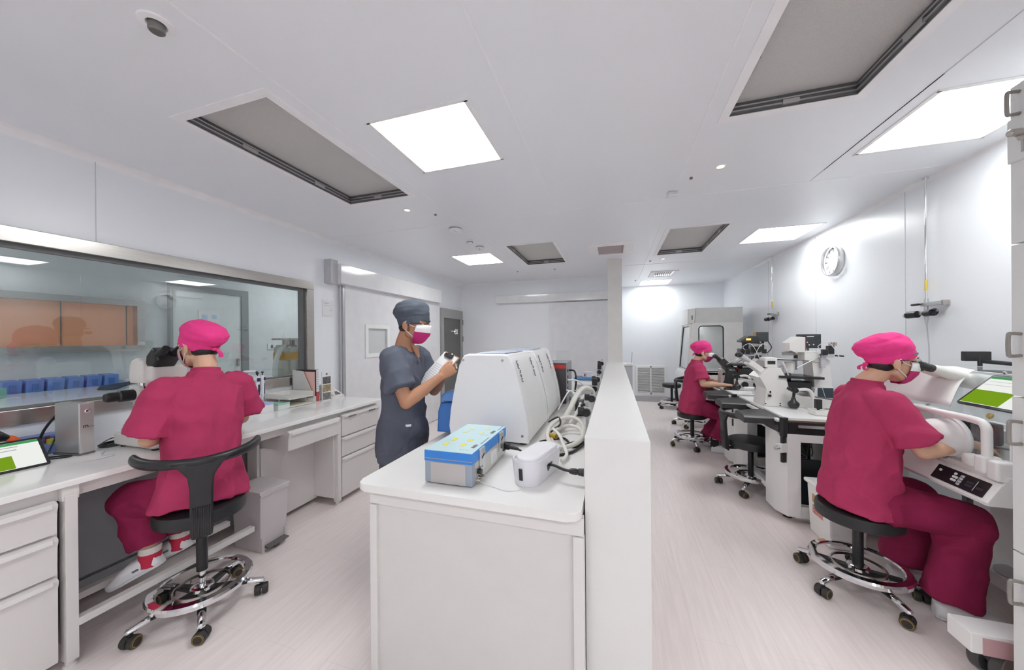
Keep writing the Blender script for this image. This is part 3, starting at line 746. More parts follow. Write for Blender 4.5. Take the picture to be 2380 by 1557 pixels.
place(t, (-2.775, .80, .905), (.03, 1, 0), (-.68, 0, .73))
t['label'] = 'black tablet showing a green picture leaning at the left edge of the bench'
t = thing('tablet_stand', 'dark folding stand propping the tablet at the left edge of the bench', 'stand', (-2.80, .86, ZT))
part('prop', MB().box((-.045, 0, .04), (.008, .12, .1), rot=ry(.55)), BLACK, t)
part('foot_plate', MB().box((.0, 0, .003), (.13, .12, .006), bev=.002), BLACK, t)
t = thing('mini_computer', 'silver upright mini computer standing on the left bench', 'computer', (-2.84, 1.055, ZT), ang=R(9))
CASE = mat('silver_case', (.50, .51, .52), .36, metal=.75, var=.03)
part('side_shell', MB().box((0, 0, .145), (.165, .058, .27), bev=.006), CASE, t)
part('front_panel', MB().box((.083, 0, .145), (.012, .06, .272), bev=.005), mat('silver_front', (.66, .635, .63), .32, metal=.6), t)
part('power_button', MB().sph((.09, .0, .235), (.004, .011, .011)), CHROME, t)
part('foot_plate', MB().box((0, 0, .005), (.175, .066, .008), bev=.002), GREYD, t)
lo = text('logo', 'm', .03, (.0895, -.006, .155), (pi/2, 0, pi/2), BLACK, t)
part('logo_line', MB().box((.0895, .016, .150), (.001, .024, .0018)), GREYD, t)
t = thing('barcode_scanner', 'black and orange barcode scanner in front of the silver computer', 'scanner', (-2.98, .895, ZT))
part('cradle', MB().ell([((-.04, .0, .0), (1, 0, 0), .07, (0, 1, 0), .10), ((-.04, 0, .06), (1, 0, 0), .06, (0, 1, 0), .085), ((-.04, 0, .075), (1, 0, 0), .04, (0, 1, 0), .06)], n=24, pw=3), PLAS, t)
hd = MB().ell([((0, -.20, .09), (1, 0, 0), .02, (0, 0, 1), .02), ((0, -.16, .12), (1, 0, 0), .032, (0, .3, 1), .035), ((0, -.09, .145), (1, 0, 0), .035, (0, .25, 1), .036), ((0, -.03, .14), (1, 0, 0), .034, (0, -.3, 1), .034), ((0, .02, .105), (1, 0, 0), .028, (0, -.8, 1), .028), ((0, .05, .065), (1, 0, 0), .024, (0, -1, .7), .022)], n=20)
part('body', hd, BLACK, t)
part('orange_grip', MB().sph((.022, .01, .095), (.017, .020, .048), rot=rx(.55)), mat('scanner_orange', (.85, .12, .015), .4), t)
t = thing('tube_rack', 'blue plastic tube rack with yellow caps behind the silver computer', 'rack', (-3.04, 1.055, ZT))
RB = mat('rack_blue', (.20, .29, .62), .4)
part('tray', MB().box((0, 0, .025), (.15, .22, .05), bev=.008).box((-.03, 0, .085), (.08, .20, .02), bev=.006), RB, t)
for k in range(4): part('yellow_cap', MB().cyl((.045, -.075+.05*k, .05), (.045, -.075+.05*k, .075), .016, n=14), mat('cap_yellow', (.55, .48, .04), .45), t)
for k in range(4): part('tube', MB().cyl((.01, -.08+.053*k, .05), (.01, -.08+.053*k, .088), .009, n=10), mat('tube_dark_red', (.25, .06, .08), .4), t)
one('cable', MB().tube([(-2.93, 1.03, 1.06), (-2.98, 1.0, .97), (-3.0, .98, .87), (-2.95, .95, .846), (-2.86, .93, .845)], .006, smooth=6), BLACK, 'thick black cable running from the back of the silver computer', 'cable', (-2.98, 1.0, .84))
one('cable', MB().tube([(-2.93, 1.05, 1.03), (-2.95, 1.03, .93), (-2.93, 1.0, .86), (-2.84, .96, .845), (-2.77, 1.005, .845), (-2.80, 1.02, .845), (-2.88, .95, .845)], .004, smooth=6), BLACK, 'thin looped black cable between the tablet and the silver computer', 'cable', (-2.9, 1.0, .84))
mb = MB()
for k in range(4): mb.tube([(-2.83+.05*cos(a*pi/5)*(1-.1*k), 1.19+.045*sin(a*pi/5)+.004*k, .846+.005*k) for a in range(10)], .0028, closed=True, smooth=2, n=6)
mb.tube([(-2.82, 1.22, .85), (-2.84, 1.27, .85), (-2.80, 1.3, .86)], .0028, smooth=5, n=6).tube([(-2.86, 1.15, .85), (-2.9, 1.22, .87), (-2.86, 1.29, .88)], .0028, smooth=5, n=6)
one('cable_coil', mb, BLACK, 'small bundle of coiled thin black cable right of the silver computer', 'cable', (-2.83, 1.2, ZT))
one('thin_wire', MB().tube([(-2.72, 1.12, .8415), (-2.64, 1.08, .8415), (-2.58, 1.1, .8415), (-2.57, 1.02, .8415), (-2.6, .98, .8415)], .0012, smooth=6, n=5), GREYL, 'thin grey wire loop lying in front of the microscope base', 'wire', (-2.62, 1.05, ZT))

# stereo microscope used by the left person
SW = mat('microscope_cream', (.70, .67, .64), .34, var=.01)
t = thing('stereo_microscope', 'cream stereo microscope with black focus knob in front of the left person', 'microscope', (-2.615, 1.305, ZT))
part('base', MB().prism([(-.17, -.12), (.16, -.12), (.19, -.08), (.19, .12), (-.17, .12)], (0, 0, .075), (0, 0, .012), a=(1, 0, 0), b=(0, 1, 0), bev=.014, seg=3).box((-.1, .0, .095), (.12, .2, .02), bev=.008), SW, t)
for sx, sy in ((.14, -.09), (-.14, -.09), (.14, .09), (-.14, .09)): part('rubber_foot', MB().cyl((sx, sy, 0), (sx, sy, .014), .016, n=14), RUBB, t)
part('column', MB().box((-.13, .0, .2), (.07, .09, .24), bev=.01).box((-.12, 0, .30), (.10, .12, .10), bev=.01), SW, t)
k = part('focus_knob', MB().lathe([(.001, -.04), (.030, -.04), (.033, -.034), (.033, .025), (.028, .03), (.027, .034), (.027, .07), (.022, .082), (.001, .082)], (-.12, -.095, .295), (0, -1, 0), n=28), BLACK, t)
part('zoom_knob', MB().cyl((-.09, -.03, .345), (-.09, -.03, .385), .021, n=20).sph((-.09, -.03, .335), .022, mi=1), [CHROME, BLACK], t)
part('head', MB().box((-.05, .03, .42), (.20, .18, .10), bev=.02, seg=3).box((-.05, .04, .355), (.16, .14, .05), bev=.01), SW, t)
part('side_cover', MB().ell([((-.06, -.055, .37), (1, 0, 0), .06, (0, 1, 0), .03), ((-.06, -.055, .40), (1, 0, 0), .064, (0, 1, 0), .034), ((-.06, -.055, .47), (1, 0, 0), .058, (0, 1, 0), .032), ((-.06, -.055, .50), (1, 0, 0), .045, (0, 1, 0), .026), ((-.06, -.055, .513), (1, 0, 0), .02, (0, 1, 0), .012)], n=24, pw=3), SW, t)
part('binocular_tube', MB().prism([(-.03, .46), (.05, .46), (.09, .50), (.075, .555), (.035, .575), (-.015, .53)], (0, .11, 0), (0, -.055, 0), bev=.016, seg=3), BLACK, t)
for y in (-.033, .033):
    part('eyepiece', MB().lathe([(.022, 0), (.022, .05), (.019, .055), (.019, .08), (.016, .085)], (.06, y, .53), (.86, 0, .5), n=20), BLACK, t)
part('stage', MB().box((.03, 0, .098), (.22, .2, .012), bev=.003), mat('stage_grey', (.35, .35, .36), .3), t)
part('objective_turret', MB().lathe([(.05, .26), (.05, .33), (.03, .34)], (.02, .04, 0), n=24).cyl((.02, .04, .2), (.02, .04, .27), .02), GREYD, t)

# pipette carousel
t = thing('pipette_stand', 'white pipette stand with hanging pipettes right of the left person', 'pipette stand', (-2.94, 2.05, ZT))
part('foot', MB().lathe([(.085, 0), (.085, .008), (.03, .018)], n=28), PLAS, t)
part('post', MB().cyl((0, 0, .01), (0, 0, .34), .013).lathe([(.04, .345), (.048, .352), (.04, .36), (.001, .362)], n=24), PLAS, t)
part('hanger_ring', MB().lathe([(.03, .285), (.085, .28), (.085, .305), (.03, .31)], n=28), PLAS, t)
NAVY = mat('pipette_navy', (.02, .025, .12), .35)
for k in range(4):
    a = -.9+k*.95; c, s = cos(a)*.088, sin(a)*.088
    p = part('pipette', MB().lathe([(.003, .05), (.006, .12), (.012, .15), (.014, .24), (.016, .30), (.013, .315)], (c, s, 0), n=14), PLAS, t)
    part('plunger', MB().cyl((c, s, .315), (c, s, .335), .004).lathe([(.009, .335), (.011, .345), (.001, .347)], (c, s, 0), n=12), BLACK, p)
    part('finger_hook', MB().box((c*1.12, s*1.12, .285), (.02, .026, .03), rot=rz(a), bev=.004).box((c*1.15, s*1.15, .2), (.008, .012, .09), rot=rz(a)), NAVY, p)
t = thing('reagent_bottle', 'small bottle with an orange cap behind the blue striped box', 'bottle', (-3.0, 2.15, ZT))
part('bottle', MB().lathe([(.028, 0), (.03, .01), (.03, .07), (.018, .085)], n=20), PLAS, t)
part('cap', MB().lathe([(.024, .078), (.024, .115), (.02, .118)], n=20), mat('cap_orange', (.80, .38, .02), .4), t)
t = thing('tip_box', 'low white box with a pale blue band on the bench right of the left person', 'box', (-2.875, 2.10, ZT))
part('box', MB().box((0, 0, .032), (.11, .13, .064), bev=.003), PLAS, t)
part('band', MB().box((0, 0, .072), (.112, .132, .016), bev=.003), mat('pale_blue_band', (.42, .50, .78), .4), t)
t = thing('tip_box', 'low clear box with a pale green lid in front of the paper tray', 'box', (-2.86, 2.25, ZT))
part('box', MB().box((0, 0, .022), (.11, .11, .044), bev=.004), mat('milky_clear', (.72, .76, .74), .2), t)
part('lid', MB().box((0, 0, .05), (.114, .114, .012), bev=.003), mat('pale_green', (.35, .62, .52), .3), t)
# two-level paper tray
t = thing('paper_tray', 'white two-level paper tray on the bench before the file holder', 'tray', (-2.95, 2.42, ZT), ang=R(0))
TRP = mat('tray_white', (.80, .785, .75), .35)
def level(z):
    mb = MB().box((0, 0, z), (.30, .25, .004))
    mb.box((-.148, 0, z+.022), (.004, .25, .045)).box((0, .123, z+.022), (.30, .004, .045))
    mb.prism([(-.15, 0), (.15, 0), (.15, .008), (.05, .045), (-.15, .045)], (0, .004, 0), (0, -.125, z))
    return mb
part('lower_tray', level(.006), TRP, t); part('upper_tray', level(.075), TRP, t)
for x, y in ((-.14, -.118), (-.14, .118), (.06, .118), (.02, -.118)): part('riser', MB().cyl((x, y, .008), (x, y, .075), .005, n=8), TRP, t)
part('paper_sheet', MB().box((0, 0, .011), (.27, .21, .004)), mat('ivory_paper', (.72, .69, .58), .6), t)
# magazine file with papers
t = thing('magazine_file', 'grey-white magazine file holding pink papers behind the paper tray', 'file holder', (-2.95, 2.60, ZT))
mb = MB()
sh = [(-.14, 0), (.13, 0), (.13, .06), (.0, .305), (-.14, .315)]
mb.prism(sh, (0, .004, 0), (0, -.035, 0)).prism(sh, (0, .004, 0), (0, .035, 0)).box((0, 0, .003), (.27, .07, .006)).box((-.138, 0, .155), (.004, .07, .31)).box((.128, 0, .03), (.004, .07, .06))
part('file_box', mb, mat('file_grey', (.60, .595, .58), .5), t)
part('pink_paper', MB().box((-.01, -.01, .155), (.25, .018, .285)), mat('pink_paper', (.74, .46, .42), .6), t)
t = thing('binder', 'black binder with a white and red spine in the magazine file', 'binder', (-2.95, 2.605, ZT+.007))
part('cover', MB().box((-.0, .01, .155), (.262, .034, .31)), mat('binder_black', (.035, .033, .035), .45), t)
part('spine_label', MB().box((.1315, .01, .20), (.002, .032, .215)).box((.1318, .01, .03), (.002, .032, .055), mi=1).box((.1318, .01, .072), (.002, .032, .03), mi=1), [PLAS, mat('spine_red', (.55, .07, .08), .5)], t)
for k in range(8): part('spine_mark', MB().box((.1328, .01, .285-k*.023), (.001, .009, .009)), GREYD, t)
t = thing('leaflet_stand', 'upright leaflet printed with three dark photo panels beside the binder', 'leaflet', (-2.80, 2.70, ZT))
part('card', MB().box((0, 0, .145), (.012, .105, .29)), PLAS, t)
for k, (z, m) in enumerate(((.205, mat('print_grey', (.13, .12, .12), .5, var=.6, scale=60)), (.125, mat('print_ochre', (.34, .27, .16), .5, var=.5, scale=50)), (.045, mat('print_slate', (.20, .19, .19), .5, var=.5, scale=45)))):
    part('photo_panel', MB().box((.0065, 0, z), (.001, .098, .072)), m, t)
part('logo', MB().cyl((.006, .0, .268), (.0075, .0, .268), .011, n=18), GREYD, t)
t = thing('telephone', 'white desk telephone at the far end of the left bench', 'telephone', (-2.88, 2.835, ZT))
part('body', MB().prism([(-.10, 0), (.10, 0), (.10, .02), (-.06, .105), (-.10, .105)], (0, .17, 0), (0, -.085, 0), bev=.006), PLASW, t)
part('handset', MB().cap((-.075, -.055, .125), .022, (.08, -.055, .052), .022).cap((-.05, -.055, .12), .016, (.05, -.055, .072), .016), PLASW, t)
for k in range(3):
    for j in range(3): part('key', MB().box((.03+.02*j, .0+.022*k, .058-.0075*j), (.013, .014, .006), rot=ry(.33)), GREYD, t)
part('display', MB().box((-.05, .03, .0835), (.03, .06, .006), rot=ry(.33)), GREYL, t)
# ================================================================== peninsula bench and what stands on it
PX0, PX1, PY0, PY1 = -1.06, -.110, 1.172, 5.18
t = thing('peninsula_bench', 'long white peninsula bench with rounded worktop against the low partition', 'bench', (-.59, 3.1, 0))
cx, cy = (PX0+PX1)/2, (PY0+PY1)/2
part('worktop', MB().prism([(x, y+.074) for x, y in rrect(PX1-PX0, PY1-PY0, .045, 6)], (0, 0, -.032), (0, 0, ZT), a=(1, 0, 0), b=(0, 1, 0), bev=.006, seg=2), mat('peninsula_top', (.80, .785, .765), .25, var=.01), t)
def Q(x, y, z): return (x+.59, y-3.1, z)
PW = mat('peninsula_panel', (.665, .64, .625), .45, var=.015)
PF = mat('peninsula_frame', (.71, .69, .675), .42, var=.01)
part('apron', MB().box(Q(-.565, 1.225, .775), (.91, .03, .064)).box(Q(-1.005, 3.2, .775), (.03, 3.9, .064)), PF, t)
part('end_panel', MB().box(Q(-.565, 1.228, .38), (.86, .014, .73)), PW, t)
part('side_panel', MB().box(Q(-1.0, 3.2, .38), (.014, 3.85, .73)), PW, t)
for x in (-1.002, -.128): part('leg', MB().box(Q(x, 1.222, .37), (.036 if x < -.5 else .04, .036, .74), bev=.004).cyl(Q(x, 1.222, 0), Q(x, 1.222, .03), .014, n=12), PF, t)

# benchtop incubators: curved side plates with a white shell between, blue front towards the aisle
def profile(dx=0., s=1.):
    pts = [(-.955, .86), (-.955, .93), (-.944, 1.03), (-.914, 1.18), (-.884, 1.30), (-.872, 1.335), (-.855, 1.355), (-.83, 1.362), (-.60, 1.362), (-.58, 1.357), (-.567, 1.34), (-.544, 1.275), (-.506, 1.14), (-.479, 1.02), (-.465, .915), (-.463, .87), (-.468, .856)]
    cx, cz = -.71, 1.1
    return [((x-cx)*s+cx+.71, (z-cz)*s+cz-ZT) for x, z in pts]
IW = mat('incubator_white', (.79, .79, .80), .22, var=.008)
BLU = mat('incubator_blue', (.05, .19, .56), .35)
MARK = mat('mark_dark', (.04, .04, .045), .5)
def incubator(label, y0):
    t = thing('benchtop_incubator', label, 'incubator', (-.71, y0, ZT), group='white benchtop incubators on the peninsula')
    for y, n in ((0, 'front'), (.53, 'rear')):
        part('side_plate', MB().prism(profile(), (0, .045, 0), (0, y, 0), bev=.014, seg=3), IW, t)
    part('shell', MB().prism(profile(s=.985), (0, .50, 0), (0, .04, 0)), mat('incubator_shell', (.76, .755, .75), .3, var=.008), t)
    part('top_panel', MB().box((.0, .29, 1.364-ZT), (.17, .42, .006), bev=.002), mat('incubator_top_bluish', (.50, .55, .72), .25), t)
    f = part('blue_front', MB().prism([(-.36, .03), (-.352, .16), (-.335, .212), (-.20, .22), (-.20, .03)], (0, .49, 0), (0, .05, 0), bev=.012, seg=3), BLU, t)
    part('blue_lid', MB().prism([(-.336, .222), (-.325, .262), (-.30, .282), (-.18, .30), (-.18, .222)], (0, .49, 0), (0, .05, 0), bev=.012, seg=3), mat('incubator_blue_lid', (.13, .30, .68), .35), t)
    for x, z in ((-.86, 1.325), (-.615, 1.325), (-.50, .90)): part('screw', MB().lathe([(.008, 0), (.007, .004), (.003, .004)], (x+.71, .0, z-ZT), (0, -1, 0), n=12), STEEL, t)
    for sx in (-.2, .2):
        for sy in (.06, .5): part('rubber_foot', MB().cyl((sx, sy, 0), (sx, sy, .03), .022, n=14), RUBB, t)
    for yy in (.10, .43):                                        # approval symbols on the sloping back
        a = V((-.567+.71, yy, 1.335-ZT)); b = V((-.506+.71, yy, 1.14-ZT)); d = (b-a).normalized(); nrm = V((-d.z, 0, d.x)); nrm = nrm if nrm.x > 0 else -nrm
        mb = MB()
        for k in range(5):
            c = a + d*(.03+.027*k) + nrm*.0035
            u = V((0, 1, 0))
            if k in (0, 1, 4): mb.tube([c + (u*cos(q) + d*sin(q))*.011 for q in [R(50+20*j) for j in range(14)]], .0022, n=5)
            elif k == 2: mb.tube([c+u*.01-d*.008, c+u*.01+d*.008, c-u*.008+d*.008], .0022, n=5)
            else: mb.tube([c-u*.01, c+u*.01], .0022, n=5).tube([c-d*.01, c+d*.01], .0022, n=5)
        part('symbol_marks', mb, MARK, t)
    part('rear_cover', MB().box((.20, .29, .055), (.07, .44, .05)), GREYD, t)
    return t
incubator('white benchtop incubator nearest the blue control box on the peninsula', 1.82)
incubator('white benchtop incubator standing second behind the nearest one', 2.42)

# blue control box
t = thing('control_box', 'blue and grey control box with yellow stickers on the peninsula', 'control box', (-.667, 1.475, ZT))
w, d, h = .218, .44, .142
part('body', MB().box((0, 0, .052), (w, d, .092), bev=.003), mat('box_grey_blue', (.32, .36, .43), .4), t)
part('front_plate', MB().box((-.0, -d/2, .05), (.16, .004, .085)), mat('box_front_metal', (.52, .49, .48), .35, metal=.3), t)
part('side_plate', MB().box((w/2, .0, .05), (.004, d-.05, .085)), mat('box_side_metal', (.55, .54, .51), .35, metal=.4), t)
LB = mat('box_blue', (.03, .22, .66), .35)
lid = part('lid', MB().box((0, 0, .118), (w+.004, d+.004, .046), bev=.003), LB, t)
part('lid_seam', MB().box((0, -d/2-.0022, .108), (w+.002, .001, .0025)), mat('seam_copper', (.45, .32, .28), .4), lid)
part('top_sheet', MB().box((0, 0, .1415), (w, d, .002)), mat('top_sheet_pale', (.52, .70, .74), .3, var=.02), lid)
YEL = mat('sticker_yellow', (.76, .66, .08), .5)
for x, y in ((-.055, -.13), (.025, -.125), (-.05, -.06), (.03, -.055), (-.05, .07), (.03, .075), (-.045, .14), (.035, .145)):
    part('sticker', MB().box((x, y, .143), (.022, .034, .001)), YEL if y < 0 else mat('sticker_pale', (.66, .70, .36), .5), lid)
for y in (-.13, .10):
    part('display_window', MB().box((.082, y, .143), (.016, .045, .001)), GREYD, lid)
    for k in range(3): part('printed_mark', MB().box((.07-.014*k, y-.055, .143), (.006, .006, .001)), GREYL, lid)
    part('printed_line', MB().box((.095, y+.09, .143), (.007, .1, .001)), mat('print_blue_grey', (.30, .38, .46), .5), lid)
for y in (-.125, .13):
    l = part('latch', MB().box((w/2+.006, y, .092), (.01, .055, .095), bev=.003), ALU, t)
    part('latch_slot', MB().box((w/2+.0118, y, .105), (.001, .03, .008), rot=rx(.4)).box((w/2+.0118, y-.015, .065), (.001, .006, .006)), BLACK, l)
part('type_label', MB().box((w/2+.003, .03, .05), (.002, .07, .055)), PLAS, t)
mb = MB()
for k in range(6): mb.box((w/2+.0045, .03, .07-.008*k), (.001, .055, .0025))
part('label_print', mb, GREYL, t)
part('knob', MB().cyl((w/2, -.165, .052), (w/2+.02, -.165, .052), .011, n=16), BLACK, t)
for k in range(3): part('connector', MB().lathe([(.011, 0), (.011, .012), (.006, .012), (.006, .02)], (w/2, -.185+.026*k, .022), (1, 0, 0), n=14), STEEL, t)
part('power_inlet', MB().box((w/2+.006, .18, .05), (.014, .04, .04), bev=.003), BLACK, t)
one('power_cord', MB().box((-.535, 1.655, .891), (.03, .028, .03), bev=.006).cap((-.525, 1.655, .89), .012, (-.48, 1.65, .885), .008).tube([(-.48, 1.65, .885), (-.44, 1.64, .872), (-.41, 1.62, .87)], .0055, smooth=6), BLACK, 'black power plug between the blue box and the white cable box', 'cord', (-.5, 1.65, ZT))
one('thin_wire', MB().tube([(-.55, 1.30, .855), (-.48, 1.29, .8425), (-.42, 1.27, .8425), (-.37, 1.29, .8425), (-.345, 1.288, .865)], .0018, smooth=6, n=6), mat('pale_wire', (.62, .61, .62), .4), 'thin pale wire on the worktop between the blue box and cable box', 'wire', (-.45, 1.28, ZT))
# cable management box
t = thing('cable_box', 'white rounded cable box with a lid on the peninsula beside the partition', 'cable box', (-.333, 1.465, ZT), ang=R(-14))
CB = mat('cable_box_plastic', (.70, .69, .73), .25)
def stad(w, l, n=10):
    r = w/2; out = []
    for sgn, cy in ((1, l/2-r), (-1, -l/2+r)):
        for i in range(n+1):
            a = pi*i/n + (0 if sgn > 0 else pi); out.append((r*cos(a), cy+r*sin(a)))
    return out
mb = MB().loft([[V((x, y, z)) for x, y in stad(w, l)] for w, l, z in ((.105, .285, 0), (.112, .292, .006), (.132, .312, .102), (.128, .308, .106), (.118, .298, .104), (.114, .294, .096))], mi=0)
part('body', mb, CB, t)
part('lid', MB().loft([[V((x, y, z)) for x, y in stad(w, l)] for w, l, z in ((.098, .272, .09), (.100, .274, .108), (.094, .268, .113), (.05, .20, .114))]), mat('cable_box_lid', (.78, .775, .80), .22), t)
part('end_slot', MB().loft([[V((x, -.149-.0105*z/.1+yy, z)) for x, yy in ((-.0075, .02), (.0075, .02), (.0075, -.0005), (-.0075, -.0005))] for z in (.03, .04, .078)]), BLACK, t)
part('side_slot', MB().box((.0585, -.005, .062), (.008, .05, .03), rot=rx(.5)), BLACK, t)
one('power_cord', MB().tube([(-.285, 1.44, .90), (-.25, 1.425, .905), (-.21, 1.41, .898), (-.18, 1.405, .896)], .006, smooth=6).lathe([(.008, 0), (.012, .01), (.013, .03), (.010, .036), (.014, .038), (.016, .06)], (-.185, 1.405, .896), (1, -.02, 0), n=16), BLACK, 'thick black cord and socket from the cable box to the partition', 'cord', (-.22, 1.41, ZT))

# clutter between the incubators and the partition
TUBE = mat('milky_tubing', (.66, .64, .59), .3, var=.04)
CLR = mat('clear_tubing', (.74, .73, .70), .2, var=.05)
def loop(cx, cy, rx_, ry_, z, n=10, a0=0, a1=360, tilt=0.): return [(cx+rx_*cos(R(a0+(a1-a0)*i/n)), cy+ry_*sin(R(a0+(a1-a0)*i/n)), z+tilt*sin(R(a0+(a1-a0)*i/n))) for i in range(n+1)]
one('tubing', MB().tube(loop(-.28, 2.0, .105, .22, .90, a0=20, a1=380, tilt=.03), .012, smooth=4, n=10), TUBE, 'thick milky tube coiled beside the nearest incubator', 'tubing', (-.28, 2.0, ZT))
one('tubing', MB().tube(loop(-.27, 1.98, .09, .17, .878, a0=200, a1=520, tilt=.015), .010, smooth=4, n=10), TUBE, 'second milky tube loop lying inside the coil by the partition', 'tubing', (-.27, 1.98, ZT))
one('tubing', MB().tube([(-.36, 2.02, .90), (-.30, 1.88, .905), (-.26, 1.76, .89), (-.235, 1.70, .862), (-.25, 1.62, .856)], .009, smooth=5, n=10), CLR, 'clear tube end curling towards the cable box', 'tubing', (-.28, 1.8, ZT))
one('tubing', MB().tube([(-.36, 2.16, .86), (-.33, 2.5, .90), (-.30, 2.75, .98), (-.25, 2.9, 1.025), (-.19, 2.95, 1.0), (-.17, 2.92, .93)], .022, smooth=6, n=12), TUBE, 'widest milky hose arching up beside the partition', 'hose', (-.3, 2.5, ZT))
one('tubing', MB().tube([(-.30, 2.3, .86), (-.27, 2.6, .90), (-.25, 2.8, .97), (-.22, 2.85, .96)], .012, smooth=6, n=10), CLR, 'clear tube running along the widest arching hose', 'tubing', (-.27, 2.5, ZT))
one('tubing', MB().tube([(-.44, 2.7, .87), (-.38, 2.9, .99), (-.33, 2.85, .98), (-.30, 2.6, .90)], .006, smooth=6, n=8), PLAS, 'thin white tube hooping behind the second incubator', 'tubing', (-.37, 2.8, ZT))
one('tubing', MB().tube([(-.42, 3.15, 1.06), (-.34, 3.2, 1.05), (-.28, 3.25, 1.0)], .007, smooth=6, n=8), PLAS, 'thin white tube leaving the dark tower towards the valves', 'tubing', (-.34, 3.2, 1.0))
one('tubing', MB().tube([(-.42, 3.05, .98), (-.35, 3.05, .96), (-.29, 3.0, .93)], .007, smooth=6, n=8), PLAS, 'lower thin white tube leaving the dark tower', 'tubing', (-.34, 3.05, .93))
one('cable', MB().tube([(-.44, 2.3, .87), (-.36, 2.2, .93), (-.33, 2.1, .91), (-.38, 2.05, .87), (-.37, 1.98, .855)], .006, smooth=6), BLACK, 'black cable rising between the two incubators and the coil', 'cable', (-.38, 2.1, ZT))
for k, pts in enumerate(([(-.42, 1.86, .847), (-.34, 1.80, .848), (-.26, 1.9, .85), (-.17, 2.04, .852)], [(-.42, 1.92, .846), (-.30, 2.02, .848), (-.22, 1.86, .85), (-.17, 1.98, .852)], [(-.40, 1.78, .846), (-.30, 1.72, .848), (-.22, 1.78, .848), (-.17, 1.93, .851)])):
    one('cable', MB().tube(pts, .007, smooth=6), BLACK, 'black cable lying under the milky coil, %s of three' % ('nearest the incubator', 'crossing the middle', 'nearest the cable box')[k], 'cable', (pts[1][0], pts[1][1], ZT), group='black cables under the coil')
one('hose_connector', MB().cyl((-.365, 1.93, .888), (-.32, 1.90, .89), .014, n=14), mat('brass_fitting', (.50, .33, .06), .35, metal=.4), 'small brass hose connector on the milky coil', 'connector', (-.34, 1.92, .87))
t = thing('computer_tower', 'dark computer tower with a red stripe behind the incubators', 'computer', (-.53, 3.33, ZT))
part('case', MB().box((0, 0, .19), (.20, .40, .38), bev=.004), mat('tower_grey', (.30, .30, .315), .4), t)
part('front_panel', MB().box((0, -.203, .19), (.195, .01, .375), bev=.003), mat('tower_front_dark', (.055, .05, .055), .35), t)
part('red_stripe', MB().box((0, -.2085, .345), (.19, .003, .035)), mat('tower_red', (.55, .02, .025), .35), t)
for k in range(5): part('port', MB().box((.102, -.12+.0*k, .30-.055*k), (.006, .03, .02)), BLACK, t)
one('cable', MB().tube([(-.425, 3.28, 1.14), (-.37, 3.27, 1.13), (-.355, 3.26, 1.04), (-.37, 3.3, .95)], .009, smooth=6), BLACK, 'black cable looping out of the dark computer tower', 'cable', (-.37, 3.27, .95))
t = thing('acrylic_holder', 'clear acrylic sheet holder standing on the dark computer tower', 'holder', (-.50, 3.4, 1.221))
part('sheet', MB().box((0, 0, .055), (.14, .004, .11)), ACRY, t)
part('foot', MB().box((0, .03, .003), (.14, .07, .006)), ACRY, t)
t = thing('storage_box', 'pale plastic box with a blue lid rim far along the peninsula', 'box', (-.35, 4.3, ZT))
part('box', MB().box((0, 0, .05), (.24, .3, .10), taper=(1.08, 1.05), bev=.008), mat('box_pale', (.62, .65, .70), .3), t)
part('lid', MB().box((0, 0, .108), (.27, .33, .018), bev=.006), mat('lid_blue', (.05, .20, .48), .35), t)
t = thing('round_jar', 'white round lidded jar with a red mark on the blue-lidded box', 'jar', (-.32, 4.3, ZT+.119))
part('jar', MB().lathe([(.055, 0), (.06, .01), (.06, .05)], n=24), PLAS, t)
part('lid', MB().lathe([(.064, .05), (.064, .066), (.05, .07), (.001, .07)], n=24), mat('jar_lid', (.72, .73, .74), .3), t)
part('red_mark', MB().box((-.035, -.05, .03), (.02, .006, .03), rot=rz(-.5)), mat('mark_red', (.5, .06, .05), .5), t)
t = thing('basin', 'white basin on the peninsula before the blue-lidded box', 'basin', (-.31, 3.78, ZT))
part('bowl', MB().loft([[V((x, y, z)) for x, y in rrect(w, l, .05, 5)] for w, l, z in ((.13, .16, 0), (.20, .24, .11), (.22, .26, .113), (.22, .26, .108), (.19, .23, .10), (.12, .15, .012))]), PLAS, t)
# gas valves and pumps along the partition
def valve(label, x, y, z0, kind):
    t = thing('gas_valve', label, 'valve', (x, y, ZT), group='black gas valves beside the partition')
    part('bracket', MB().box((0, 0, .006), (.06, .05, .012)).box((0, .015, z0/2), (.02, .012, z0)), ALU, t)
    part('body', MB().box((0, 0, z0), (.05, .04, .045), bev=.004), ALU if kind else GREYL, t)
    part('knob', MB().cyl((-.02, -.02, z0), (-.055, -.025, z0), .024, n=18) if kind else MB().box((0, -.005, z0+.055), (.045, .045, .06), bev=.004), BLACK, t)
    part('gauge', MB().lathe([(.026, 0), (.026, .02), (.022, .024), (.001, .022)], (.0, -.02, z0-.01), (-.2, -1, .1), n=18), BLACK, t)
    part('fitting', MB().cyl((0, 0, z0+.02), (0, 0, z0+.05), .008, n=10).cyl((-.02, .01, z0), (-.05, .02, z0+.01), .007, n=10), STEEL, t)
valve('black valve with knob nearest the front end of the partition', -.17, 2.18, .15, 1)
valve('black round gauge valve beside the widest hose arch', -.165, 2.62, .16, 1)
valve('black square-topped valve behind the hose arch', -.17, 3.05, .17, 0)
valve('dark valve block beside the white basin', -.165, 3.50, .20, 1)
valve('square black-topped valve beside the blue-lidded box', -.17, 4.05, .22, 0)
valve('farthest black valve standing above the partition edge', -.16, 4.6, .28, 1)
